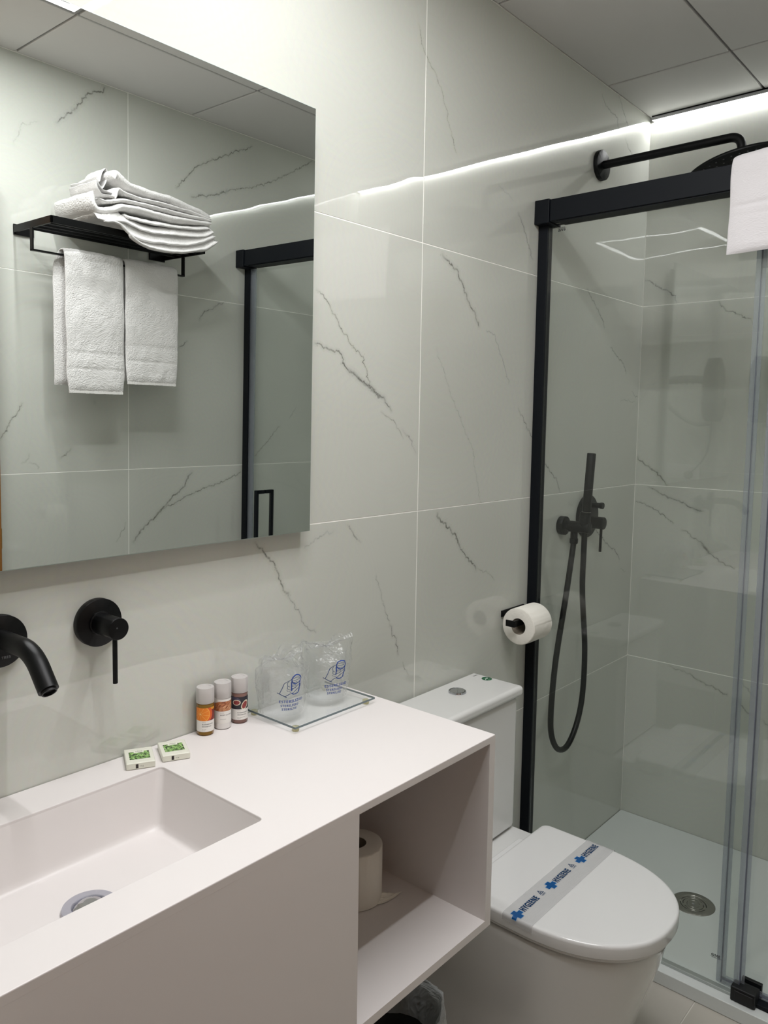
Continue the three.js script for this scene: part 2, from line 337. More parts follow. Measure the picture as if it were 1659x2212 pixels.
{
  const c = structure('ceiling');
  part('slab', boxAt(-1.75, XE + 0.12, YC + 0.05, YC + 0.15, -0.3, 1.9), M.plaster, c);
  part('passage_ceiling', boxAt(-1.75, XL - 0.1, YC, YC + 0.05, -0.3, 1.9), M.plaster, c);
  const xs = [XL, CELL.x0, CELL.x1, 1.2955, 1.8956, XE], zs = [0, CELL.z0, CELL.z1, ZW];
  const bars = [];
  for (const x of xs.slice(1, -1)) bars.push(boxAt(x - 0.012, x + 0.012, YC + 0.006, YC + 0.03, 0, ZW));
  for (const z of zs.slice(1, -1)) bars.push(boxAt(XL, XE, YC + 0.0065, YC + 0.03, z - 0.012, z + 0.012));
  bars.push(boxAt(XL, XE, YC + 0.007, YC + 0.03, 0, 0.02), boxAt(XL, XE, YC + 0.007, YC + 0.03, ZW - 0.02, ZW), boxAt(XL, XL + 0.02, YC + 0.007, YC + 0.03, 0, ZW), boxAt(XE - 0.02, XE, YC + 0.007, YC + 0.03, 0, ZW));
  part('grid_rail', bars, M.grid, c);
  for (let i = 0; i < 5; i++) for (let j = 0; j < 3; j++) {
    if (i === 1 && j === 1) continue;
    const gx0 = i ? 0.0035 : 0.002, gx1 = i < 4 ? 0.0035 : 0.002, gz0 = j ? 0.0035 : 0.002, gz1 = j < 2 ? 0.0035 : 0.002;
    part('panel', boxAt(xs[i] + gx0, xs[i + 1] - gx1, YC, YC + 0.012, zs[j] + gz0, zs[j + 1] - gz1, 0.0025), M.panel, c);
  }
}
{ // the open door leaf, folded back against the opposite wall
  const d = structure('door_1');
  part('door_panel', boxAt(XL + 0.012, 0.612, 0.008, 2.04, 1.271, 1.308, 0.002), M.wood, d);
  part('latch', boxAt(0.606, 0.616, 0.985, 1.045, 1.278, 1.300, 0.001), M.brass, d);
  const jm = structure('trim_1');
  part('jamb', boxAt(XL - 0.106, XL + 0.006, 0, 2.06, JAMB, JAMB + 0.018, 0.002), M.wood, jm);
}

// ---------------------------------------------------------------- mirror
{
  const t = thing('wall_mirror', 'large frameless rectangular mirror hung on the tiled wall above the basin', 'mirror', [0.3, 1.355, 0.03]);
  t.rotation.set(0.01136, 0.0028, 0);
  const x0 = -0.405, x1 = 0.3545, y0 = -0.163, y1 = 0.6155;
  part('glass_body', boxAt(x0, x1, y0, y1, -0.0052, -0.0006, 0.0006), phys({ color: 0xa9b8b4, roughness: 0.15 }), t);
  part('mirror_face', boxAt(x0 + 0.0012, x1 - 0.0012, y0 + 0.0012, y1 - 0.0012, -0.0006, 0), std({ color: new THREE.Color(0.86, 0.885, 0.87), metalness: 1, roughness: 0 }), t);
  part('backing_frame', boxAt(x0 + 0.012, x1 - 0.012, y0 + 0.006, y1 - 0.02, -0.0225, -0.0052), std({ color: 0x8d8a84, roughness: 0.7 }), t);
}

// ---------------------------------------------------------------- vanity with moulded basin
const VT = 0.861, VX0 = XL + 0.002, VX1 = 0.755, VZ = 0.393;
{
  const t = thing('vanity_unit', 'white solid-surface vanity with moulded rectangular basin and open shelf niche', 'vanity', [0, 0, 0]);
  const hole = [[0.288, 0.0775], [0.2885, 0.321], [-0.105, 0.3225], [-0.105, 0.0770]];           // back right, front right, front left, back left
  const ringAt = (inset, y, r) => {                                                              // rounded outline of the basin, inset all round
    const o = [], n = 6, c = hole.map(([x, z], k) => [x + (k < 2 ? -inset : inset), z + (k === 0 || k === 3 ? inset : -inset)]);
    for (let k = 0; k < 4; k++) {
      const p = c[k], a = c[(k + 3) % 4], b = c[(k + 1) % 4], un = (q) => { const l = Math.hypot(q[0] - p[0], q[1] - p[1]); return [p[0] + (q[0] - p[0]) / l * r, p[1] + (q[1] - p[1]) / l * r]; };
      const s = un(a), e = un(b);
      for (let i = 0; i <= n; i++) { const u = i / n; o.push([(1 - u) ** 2 * s[0] + 2 * u * (1 - u) * p[0] + u * u * e[0], y, (1 - u) ** 2 * s[1] + 2 * u * (1 - u) * p[1] + u * u * e[1]]); }
    }
    return o;
  };
  const sh = new THREE.Shape(roundedRect(VX0, VX1, -VZ, -0.0015, 0.002).map((p) => new THREE.Vector2(...p)));
  sh.holes.push(new THREE.Path(ringAt(0, 0, 0.009).map((p) => new THREE.Vector2(p[0], -p[2]))));
  const top = new THREE.ExtrudeGeometry(sh, { depth: 0.0105, bevelEnabled: true, bevelSize: 0.0011, bevelThickness: 0.0012, bevelSegments: 2, bevelOffset: -0.0011 }).rotateX(-Math.PI / 2).translate(0, VT - 0.0117, 0);
  part('countertop', top, M.solid, t);
  const rings = [ringAt(-0.001, VT - 0.0012, 0.009)];
  for (const [i, y] of [[0.002, 0.85], [0.014, 0.792], [0.0155, 0.783], [0.018, 0.7765], [0.022, 0.7732], [0.027, 0.772]]) rings.push(ringAt(i, y, 0.011 + i * 0.4));
  part('basin', skin(rings.reverse(), true, false), M.solid, t);
  part('front_panel', boxAt(VX0, 0.404, 0.509, VT - 0.003, VZ - 0.014, VZ - 0.00006), M.solid, t);
  part('side_panel', boxAt(0.738, VX1 - 0.0001, 0.509, VT - 0.003, 0.003, VZ - 0.00006), M.solid, t);
  part('bottom_board', boxAt(VX0, 0.739, 0.509, 0.5235, 0.003, VZ - 0.00007), M.solid, t);
  part('divider', boxAt(0.391, 0.404, 0.5235, VT - 0.012, 0.003, VZ - 0.014), M.solid, t);
  part('back_board', boxAt(0.404, 0.738, 0.5235, VT - 0.012, 0.003, 0.016), M.solid, t);
  part('top_rail', boxAt(0.404, 0.739, 0.8505, VT - 0.003, 0.02, VZ - 0.00008), M.solid, t);
  // round waste with its plug
  const dr = new THREE.Group(); dr.name = 'basin_drain'; dr.position.set(0.0965, 0.772, 0.206); t.add(dr);
  part('drain_ring', lathe([[0.0, 0.0002], [0.0345, 0.0002], [0.0354, 0.003], [0.0342, 0.0062], [0.030, 0.0074], [0.0232, 0.0066], [0.0224, 0.0055], [0.0222, 0.001], [0, 0.001]], 64), std({ color: 0xb4b3bd, roughness: 0.35, metalness: 0.35 }), dr);
  part('plug', lathe([[0, 0.0112], [0.008, 0.0109], [0.015, 0.0092], [0.0205, 0.0052], [0.0214, 0.003], [0.021, 0.001]], 48), M.chrome, dr);
}

// ---------------------------------------------------------------- wall taps
{
  const t = thing('basin_spout', 'matt black wall spout with round plate curving down over the basin', 'tap', [0.0765, 1.0905, 0]);
  part('wall_plate', knob(0.0372, 0, 0.012, 0.0012, 64), M.black, t);
  part('spout', bentTube([[0, 0.004, 0.008], [0, 0.006, 0.107], [0, -0.037, 0.149]], 0.0132, 0.03, 32), M.black, t);
  const o = part('outlet', [lathe([[0.0098, 0], [0.0098, 0.004], [0.0082, 0.004], [0.0082, 0.0005], [0.0, 0.0005]], 32)], M.plasticBlack, t);
  o.position.set(0, -0.0366, 0.1485); o.quaternion.setFromUnitVectors(V(0, 1, 0), V(0, -0.043, 0.042).normalize()); 
  const c = canvas(128, 64, (g) => { g.clearRect(0, 0, 128, 64); g.fillStyle = '#6c6e70'; g.font = 'bold 44px sans-serif'; g.textAlign = 'center'; g.fillText('TRES', 64, 48); });
  const lg = part('engraved_mark', new THREE.PlaneGeometry(0.017, 0.0075), std({ map: c, transparent: true, roughness: 0.5 }), t); lg.position.set(0.006, -0.0235, 0.01235);
}
{
  const t = thing('basin_mixer', 'matt black single-lever basin mixer with round plate and thin lever', 'tap', [0.2253, 1.0895, 0]);
  part('wall_plate', knob(0.0372, 0, 0.012, 0.0012, 64), M.black, t);
  part('cartridge_collar', knob(0.0185, 0.012, 0.016, 0.0008, 48), M.black, t);
  part('knob', knob(0.0166, 0.016, 0.066, 0.001, 48), M.black, t);
  part('lever', tube([[-0.001, -0.012, 0.056], [-0.0015, -0.045, 0.0565], [-0.002, -0.0835, 0.057]], 0.0037, 12, 20), M.black, t);
  part('lever_tip', knob(0.0037, 0, 0.0008, 0.0003, 20).rotateX(Math.PI / 2).translate(-0.002, -0.0834, 0.057), M.black, t);
  const dot = part('index_dot', knob(0.0013, 0.066, 0.0663, 0.0001, 16), std({ color: 0x44474a, roughness: 0.6 }), t); dot.position.set(-0.003, 0.002, 0);
}

// ---------------------------------------------------------------- toiletries
const serif = (g, s, txt, x, y) => { g.font = `bold ${s}px serif`; g.fillText(txt, x, y); };
const labelBase = (g, W, H) => { g.fillStyle = '#e9e6e1'; g.fillRect(0, 0, W, H); };
// label art, 512 px to the half turn that faces the room
const LABELS = {
  orange: (g, W, H) => {
    labelBase(g, W, H);
    g.save(); g.beginPath(); g.rect(0, 0, W, H * 0.54); g.clip();
    g.fillStyle = '#d9932a'; g.fillRect(0, 0, W, H * 0.54);
    g.fillStyle = '#7a1c12'; g.fillRect(W * 0.52, H * 0.1, W * 0.5, H);
    const cx = W * 0.28, cy = H * 0.26, R = H * 0.40;
    g.fillStyle = '#d8571a'; g.beginPath(); g.arc(cx + 36, cy - 6, R * 1.02, 0, 7); g.fill();
    g.fillStyle = '#f2a53c'; g.beginPath(); g.arc(cx, cy, R * 0.92, 0, 7); g.fill();
    g.fillStyle = '#e8801c'; g.beginPath(); g.arc(cx, cy, R * 0.84, 0, 7); g.fill();
    g.strokeStyle = '#f7c777'; g.lineWidth = 4; for (let k = 0; k < 10; k++) { const a = k / 10 * 6.283 + 0.2; g.beginPath(); g.moveTo(cx, cy); g.lineTo(cx + Math.cos(a) * R * 0.84, cy + Math.sin(a) * R * 0.84); g.stroke(); }
    g.fillStyle = '#f9dc9a'; g.beginPath(); g.arc(cx, cy, 12, 0, 7); g.fill(); g.restore();
    g.fillStyle = '#26262a'; g.font = '17px sans-serif'; g.fillText('refreshing', W * 0.33, H * 0.61); serif(g, 38, 'HAIR&BODY', W * 0.33, H * 0.71); serif(g, 38, 'SHAMPOO', W * 0.33, H * 0.80); g.font = '17px sans-serif'; g.fillText('with orange', W * 0.33, H * 0.90); g.fillText('fragrance', W * 0.33, H * 0.955);
    g.fillStyle = '#9a9894'; g.fillRect(8, H * 0.66, 10, H * 0.28);
  },
  almond: (g, W, H) => {
    labelBase(g, W, H); const q = rng(5);
    g.save(); g.beginPath(); g.rect(0, H * 0.06, W, H * 0.42); g.clip(); g.fillStyle = '#b77a55'; g.fillRect(0, 0, W, H);
    for (let k = 0; k < 70; k++) { const x = q() * W, y = H * 0.06 + q() * H * 0.44; g.save(); g.translate(x, y); g.rotate(-0.6 + (q() - 0.5) * 0.7); g.fillStyle = ['#c98d63', '#a8623c', '#8f4f30', '#d9a57d', '#c07a4e'][Math.floor(q() * 5)]; g.beginPath(); g.ellipse(0, 0, 52, 15, 0, 0, 7); g.fill(); g.strokeStyle = 'rgba(90,45,25,.5)'; g.lineWidth = 2; g.stroke(); g.restore(); }
    g.restore(); g.fillStyle = '#e9e6e1'; g.beginPath(); g.moveTo(0, 0); g.lineTo(W * 0.5, 0); g.lineTo(0, H * 0.2); g.fill();
    g.fillStyle = '#26262a'; g.font = '17px sans-serif'; g.fillText('nourishing', W * 0.36, H * 0.56); serif(g, 38, 'BODY LOTION', W * 0.36, H * 0.67); g.font = '17px sans-serif'; g.fillText('with rice extract', W * 0.36, H * 0.83);
    g.fillStyle = '#9a9894'; g.fillRect(8, H * 0.6, 9, H * 0.3);
  },
  fig: (g, W, H) => {
    labelBase(g, W, H); g.save(); g.beginPath(); g.rect(0, 0, W, H * 0.54); g.clip(); g.fillStyle = '#26232c'; g.fillRect(0, 0, W, H);
    g.fillStyle = '#4d4a60'; g.beginPath(); g.ellipse(W * 0.3, H * 0.12, 110, 60, 0.3, 0, 7); g.fill(); g.fillStyle = '#3a3746'; g.beginPath(); g.ellipse(W * 0.05, H * 0.42, 90, 50, -0.3, 0, 7); g.fill();
    const q = rng(9);
    for (const [x, y, a, rx, ry] of [[0.33, 0.25, -0.1, 92, 68], [0.62, 0.36, -1.1, 120, 74]]) {
      g.save(); g.translate(W * x, H * y); g.rotate(a); g.fillStyle = '#e5dcc4'; g.beginPath(); g.ellipse(0, 0, rx, ry, 0, 0, 7); g.fill(); g.fillStyle = '#8d3a39'; g.beginPath(); g.ellipse(0, 0, rx * 0.78, ry * 0.76, 0, 0, 7); g.fill();
      for (let k = 0; k < 60; k++) { const u = q() * 6.28, s = Math.sqrt(q()); g.fillStyle = q() < 0.5 ? '#b3585a' : '#6e2428'; g.beginPath(); g.arc(Math.cos(u) * s * rx * 0.72, Math.sin(u) * s * ry * 0.7, 4, 0, 7); g.fill(); } g.restore();
    }
    g.restore(); g.fillStyle = '#26262a'; g.font = '17px sans-serif'; g.fillText('vitalizing', W * 0.36, H * 0.61); serif(g, 38, 'HAIR&BODY', W * 0.36, H * 0.71); serif(g, 38, 'SHAMPOO', W * 0.36, H * 0.80); g.font = '17px sans-serif'; g.fillText('with mediterranean fig', W * 0.36, H * 0.90); g.fillText('fragrance', W * 0.36, H * 0.955);
  },
};
function bottle(label, x, z, art, liquid, clear, turn) {
  const t = thing('toiletry_bottle', label, 'bottle', [x, VT, z], 'toiletry bottles in a row by the wall');
  t.rotation.y = turn;
  const body = lathe([[0, 0.0005], [0.0128, 0.0005], [0.0147, 0.0025], [0.0148, 0.004], [0.0148, 0.0535], [0.0146, 0.0548], [0.0108, 0.056], [0.0108, 0.066], [0, 0.066]], 48);
  part('body', body, liquid, t);
  part('cap', lathe([[0.0151, 0.0562], [0.0153, 0.057], [0.0153, 0.081], [0.0146, 0.0828], [0.0095, 0.0832], [0.0088, 0.0822], [0, 0.0822]], 48), M.cap, t);
  const th = []; for (let k = 0; k < 4; k++) th.push(new THREE.TorusGeometry(0.0118, 0.0009, 8, 40).rotateX(Math.PI / 2).translate(0, 0.0592 + k * 0.002, 0)); part('screw_thread', th, M.cap, t);
  const map = canvas(640, 560, LABELS[art]);
  const y0 = clear ? 0.0075 : 0.012, y1 = clear ? 0.0495 : 0.0535;
  const lb = new THREE.CylinderGeometry(0.01495, 0.01495, y1 - y0, 48, 1, true, -1.62, 3.6).translate(0, (y0 + y1) / 2, 0);
  part('printed_label', lb, std({ map, roughness: 0.45 }), t);
}
const liquid = (c, a) => phys({ color: c, transmission: 0.55, thickness: 0, roughness: 0.12, ior: 1.4 });
bottle('small shampoo bottle with orange slice label, nearest the soaps', 0.4135, 0.0205, 'orange', liquid(0xb5892e), true, -0.62);
bottle('white body lotion bottle with almond label between two shampoo bottles', 0.4505, 0.0205, 'almond', std({ color: 0xe4e1de, roughness: 0.3 }), false, -0.62);
bottle('pinkish shampoo bottle with dark fig label beside the glass tray', 0.4885, 0.0200, 'fig', liquid(0xb28a80), true, -0.62);

function soap(label, x, z, turn) {
  const t = thing('wrapped_soap', label, 'soap', [x, VT, z], 'small wrapped soaps at the basin corner'); t.rotation.y = turn;
  const w = 0.0435, d = 0.0575, h = 0.0105, q = rng(Math.round(x * 999));
  part('wrapper', rbox(w, h, d, 0.0016, 3).translate(0, h / 2 + 0.0002, 0), phys({ color: 0xe2e2d4, roughness: 0.3, clearcoat: 0.4 }), t);
  const map = canvas(256, 256, (g, W, H) => {
    g.fillStyle = '#e4e4d6'; g.fillRect(0, 0, W, H); g.fillStyle = '#22301c'; g.fillRect(0, 40, W, H);
    for (let k = 0; k < 210; k++) { const X = q() * W, Y = 44 + q() * H; g.fillStyle = ['#6f9c4a', '#8ab864', '#a6cf83', '#557f38', '#98c070'][Math.floor(q() * 5)]; g.beginPath(); g.ellipse(X, Y, 15, 9, (q() - 0.5) * 1.5, 0, 7); g.fill(); }
    for (let k = 0; k < 40; k++) { g.fillStyle = '#1c2616'; g.fillRect(q() * W, 50 + q() * H, 12, 6); }
    g.fillStyle = '#e4e4d6'; g.fillRect(64, 0, 128, 76); g.fillStyle = '#33402c'; g.font = 'italic 40px serif'; g.textAlign = 'center'; g.fillText('olive', 128, 44); g.font = '22px serif'; g.fillText('soap', 140, 68);
  });
  part('printed_picture', new THREE.PlaneGeometry(0.031, 0.034).rotateX(-Math.PI / 2).translate(0, h + 0.0005, -0.002), std({ map, roughness: 0.35 }), t);
  const edge = canvas(256, 64, (g) => { g.fillStyle = '#e2e2d4'; g.fillRect(0, 0, 256, 64); g.fillStyle = '#241c1a'; g.fillRect(84, 4, 30, 56); g.font = '22px sans-serif'; g.fillText('15 g', 130, 42); });
  part('printed_edge', new THREE.PlaneGeometry(0.034, 0.0075).translate(-0.002, h * 0.52, d / 2 + 0.0003), std({ map: edge, roughness: 0.4 }), t);
}
soap('small wrapped soap with green olive print, on the basin rim nearer the taps', 0.2735, 0.0385, -0.47);
soap('small wrapped soap with green olive print, nearer the shampoo bottles', 0.3275, 0.0525, -0.44);

// ---------------------------------------------------------------- glass tray with two wrapped cups
const TX0 = 0.515, TX1 = 0.722, TZ0 = 0.003, TZ1 = 0.139, TY = 0.8745;
{
  const t = thing('glass_tray', 'clear rectangular glass tray on round rubber bumpers holding two wrapped cups', 'tray', [0, 0, 0]);
  part('glass_plate', boxAt(TX0, TX1, TY - 0.0055, TY, TZ0, TZ1, 0.0012), M.clearGlass, t);
  const rim = (x0, x1, z0, z1) => boxAt(x0, x1, TY - 0.0045, TY - 0.001, z0, z1);
  part('polished_edge', [rim(TX0 - 0.0003, TX1 + 0.0003, TZ1 - 0.0003, TZ1 + 0.0003), rim(TX0 - 0.0003, TX0 + 0.0003, TZ0, TZ1), rim(TX1 - 0.0003, TX1 + 0.0003, TZ0, TZ1)], phys({ color: 0x7d8c90, roughness: 0.2, transmission: 0.3, thickness: 0 }), t);
  for (const [x, z] of [[TX0 + 0.012, TZ0 + 0.012], [TX1 - 0.012, TZ0 + 0.012], [TX1 - 0.012, TZ1 - 0.012], [TX0 + 0.012, TZ1 - 0.012]])
    part('bumper', lathe([[0, 0], [0.0055, 0], [0.0066, 0.003], [0.0066, 0.0078], [0, 0.0078]], 32).translate(x, VT + 0.0002, z), M.bumper, t);
}
const markMap = canvas(512, 768, (g, W, H) => {                       // hand holding a cup, over three lines of print
  g.clearRect(0, 0, W, H); g.strokeStyle = '#24406f'; g.lineJoin = g.lineCap = 'round';
  const L = (w, pts) => { g.lineWidth = w; g.beginPath(); pts.forEach((p, i) => i ? g.lineTo(...p) : g.moveTo(...p)); g.stroke(); };
  L(13, [[40, 372], [190, 470]]); L(11, [[72, 392], [110, 300], [150, 190], [215, 140], [262, 105]]); L(11, [[168, 452], [230, 400], [300, 380], [360, 330]]);
  g.strokeStyle = '#1c418f'; L(20, [[262, 130], [262, 330]]); L(20, [[438, 130], [405, 380]]); g.lineWidth = 20; g.beginPath(); g.ellipse(350, 130, 88, 84, 0, 0, 7); g.stroke(); g.beginPath(); g.ellipse(340, 372, 70, 50, 0, 0.1, 2.9); g.stroke();
  g.strokeStyle = '#24406f'; L(9, [[262, 112], [340, 92], [410, 108], [405, 140], [330, 148], [262, 150]]); L(9, [[262, 190], [350, 180], [372, 205], [345, 228], [262, 232]]); L(9, [[262, 262], [340, 250], [352, 275], [330, 296], [262, 296]]); L(9, [[300, 380], [430, 290], [444, 250], [420, 232], [345, 280], [262, 318]]);
  L(8, [[222, 150], [196, 190], [200, 240], [232, 260]]); L(8, [[196, 250], [200, 300], [250, 322]]); L(7, [[190, 330], [214, 350]]); L(7, [[230, 350], [252, 366]]);
  g.fillStyle = '#2b489a'; g.textAlign = 'left'; g.font = 'bold 76px sans-serif'; g.fillText('ESTERILIZADO', 60, 582); g.font = 'bold 62px sans-serif'; g.fillText('STERILISED', 90, 660); g.fillText('STERILISE', 110, 732);
});
function wrappedCup(label, x, z, lean, flare, seed) {
  const t = thing('wrapped_cup', label, 'cup', [x, TY, z], 'plastic cups wrapped in clear film on the glass tray'); t.scale.set(1.24, 1.14, 1.24);
  part('cup', lathe([[0, 0.004], [0.026, 0.004], [0.0272, 0.003], [0.0275, 0.001], [0.0288, 0.001], [0.0295, 0.006], [0.0335, 0.078], [0.0345, 0.0795], [0.0338, 0.081], [0.0322, 0.079], [0.0282, 0.008], [0.027, 0.0065], [0, 0.0065]], 56, 0.8), M.cup, t);
  // loose bag: snug round the base, ballooning at half height, gathered to an irregular flat mouth
  const rad = (a, v) => {
    const base = 0.0325 + 0.0055 * Math.sin(v * 2.4), fl = v > 0.74 ? (v - 0.74) / 0.26 : 0;
    const wr = 0.0028 * N3(Math.cos(a) * 2.2 + seed, v * 4.5, Math.sin(a) * 2.2) + 0.0026 * (Math.abs(N3(Math.cos(a) * 4.5 + seed, v * 8, Math.sin(a) * 4.5)) - 0.25) + 0.0014 * Math.abs(N3(Math.cos(a) * 11 + seed, v * 19, Math.sin(a) * 11));
    return base + wr * (0.4 + v) + fl * (0.015 * Math.cos(2 * (a - flare)) - 0.003);
  };
  const bagPoint = (a, v, out = 0) => {
    const r = rad(a, v) + out, fl = v > 0.74 ? (v - 0.74) / 0.26 : 0;
    const y = 0.0015 + v * 0.090 + fl * (0.006 * Math.cos(a * 2 - flare * 2) + 0.010 * N3(Math.cos(a) * 3 + seed, 2.1, Math.sin(a) * 3)) + 0.0;
    return [r * Math.cos(a) + lean[0] * v * v, y, r * Math.sin(a) * (1 - 0.35 * fl) + lean[1] * v * v];
  };
  part('film_bag', sheet((u, v) => bagPoint(u * Math.PI * 2, v), 150, 70, [1.6, 0.7]), M.film, t);
  // the closed mouth of the bag: a crumpled sheet across the top
  part('film_top', sheet((u, v) => { const a = u * Math.PI * 2, e = bagPoint(a, 1), c = [lean[0], 0.083, lean[1]]; const w = 0.006 * N3(e[0] * 160 + seed, v * 4, e[2] * 160); return [c[0] + (e[0] - c[0]) * v, c[1] + (e[1] - c[1]) * v + w * (1 - v) * 2 * v + w * 0.4 * (1 - v), c[2] + (e[2] - c[2]) * v]; }, 72, 12, [1.2, 0.4]), M.film, t);
  const a0 = 1.95, da = 1.2;
  part('printed_mark', sheet((u, v) => bagPoint(a0 + da * (1 - u) - da / 2, 0.09 + v * 0.70, 0.0007), 30, 36, [1, 1], false), std({ map: markMap, transparent: true, roughness: 0.5, side: THREE.DoubleSide }), t);
}
wrappedCup('film-wrapped plastic cup with blue hand print, nearer the shampoo bottles', 0.5530, 0.0600, [0.001, 0.001], 2.6, 3.3);
wrappedCup('film-wrapped plastic cup with blue hand print, farther from the bottles', 0.6680, 0.0590, [0.001, 0.0], 0.35, 8.9);

// ---------------------------------------------------------------- toilet
const TCX = 1.083;
{
  const t = thing('toilet', 'white close-coupled toilet with closed lid and round chrome flush button', 'toilet', [TCX, 0, 0]);
  // D-shaped outline: straight back and sides, rounded front
  const outline = (hw, zb, zf, zc, y, r = 0.03, pw = 2.25) => {
    const o = [], n = 40;
    for (let i = 0; i <= n; i++) { const a = -Math.PI / 2 + Math.PI * i / n, c = Math.cos(a), s = Math.sin(a); o.push([hw * Math.sign(s) * Math.pow(Math.abs(s), 2 / pw), y, zc + (zf - zc) * Math.pow(Math.max(c, 0), 2 / pw)]); }
    for (let i = 0; i <= 6; i++) { const a = i / 6 * Math.PI / 2; o.push([hw - r + r * Math.cos(a), y, zb + r - r * Math.sin(a)]); }
    for (let i = 0; i <= 6; i++) { const a = i / 6 * Math.PI / 2; o.push([-hw + r - r * Math.sin(a), y, zb + r - r * Math.cos(a)]); }
    return o;
  };
  const bowl = [];
  for (const [y, hw, zf] of [[0, 0.128, 0.470], [0.01, 0.130, 0.474], [0.06, 0.136, 0.488], [0.15, 0.150, 0.516], [0.25, 0.165, 0.548], [0.33, 0.174, 0.572], [0.372, 0.178, 0.582], [0.386, 0.178, 0.583], [0.392, 0.175, 0.580], [0.394, 0.168, 0.572]]) bowl.push(outline(hw, 0.004, zf, 0.34, y, 0.02));
  part('bowl', skin(bowl.reverse()), M.ceramic, t);
  part('rear_ledge', boxAt(-0.168, 0.168, 0.37, 0.407, 0.006, 0.235, 0.006), M.ceramic, t);
  const ring = (y, d, zb = 0.215) => outline(0.1845 - d, zb + d, 0.6 - d, 0.365, y, 0.018);
  part('seat', skin([ring(0.414, 0.009), ring(0.4135, 0.006), ring(0.400, 0.005), ring(0.397, 0.008)]), M.lidWhite, t);
  part('lid', skin([ring(0.4352, 0.012), ring(0.4350, 0.006), ring(0.4338, 0.0025), ring(0.431, 0.0006), ring(0.427, 0), ring(0.408, 0.0005), ring(0.4055, 0.003)]), M.lidWhite, t);
  part('hinge_block', boxAt(-0.1, 0.1, 0.405, 0.425, 0.196, 0.222, 0.004), M.lidWhite, t);
  part('cistern', boxAt(-0.163, 0.163, 0.409, 0.741, 0.006, 0.147, 0.014), M.ceramic, t);
  const lid = part('cistern_lid', boxAt(-0.172, 0.172, 0.742, 0.768, 0.005, 0.156, 0.010), M.ceramic, t);
  const fb = new THREE.Group(); fb.name = 'flush_button'; fb.position.set(0.0175, 0.768, 0.066); t.add(fb);
  part('chrome_ring', lathe([[0, 0], [0.0212, 0], [0.0216, 0.0015], [0.0206, 0.0045], [0.0188, 0.0055], [0.0178, 0.0045], [0.0176, 0.001], [0, 0.001]], 56), M.chrome, fb);
  const half = (a0, a1, h) => { const s = new THREE.Shape(); s.absarc(0, 0, 0.0168, a0, a1, false); s.closePath(); return new THREE.ExtrudeGeometry(s, { depth: 0.003, bevelEnabled: true, bevelSize: 0.0006, bevelThickness: 0.0006, bevelSegments: 2, curveSegments: 24 }).rotateX(-Math.PI / 2).translate(0, h, 0); };
  part('large_key', half(0.55, 3.75, 0.0008), M.chrome, fb); part('small_key', half(3.82, 6.76, 0.0014), M.chrome, fb);
  const green = canvas(128, 128, (g) => { g.clearRect(0, 0, 128, 128); g.fillStyle = '#0d5a36'; g.beginPath(); g.arc(64, 64, 62, 0, 7); g.fill(); g.strokeStyle = '#dfe8e2'; g.lineWidth = 7; g.lineCap = 'round'; g.beginPath(); g.moveTo(22, 78); g.bezierCurveTo(46, 40, 66, 92, 92, 42); g.stroke(); g.beginPath(); g.moveTo(52, 46); g.lineTo(96, 56); g.stroke(); g.fillStyle = '#cfe0d5'; g.font = '15px sans-serif'; g.fillText('4,5 / 3 L', 36, 106); });
  part('green_sticker', new THREE.CircleGeometry(0.0135, 40).rotateX(-Math.PI / 2).translate(0.149, 0.7683, 0.062), std({ map: green, transparent: true, roughness: 0.4 }), t, 'round green water-saving sticker');
  const logo = canvas(128, 48, (g) => { g.clearRect(0, 0, 128, 48); g.fillStyle = '#6a6e70'; g.font = 'bold 40px sans-serif'; g.textAlign = 'center'; g.fillText('Roca', 64, 36); });
  const lp = part('printed_logo', new THREE.PlaneGeometry(0.021, 0.0075).rotateX(-Math.PI / 2).translate(0.150, 0.7683, 0.027), std({ map: logo, transparent: true, roughness: 0.4 }), t);
}
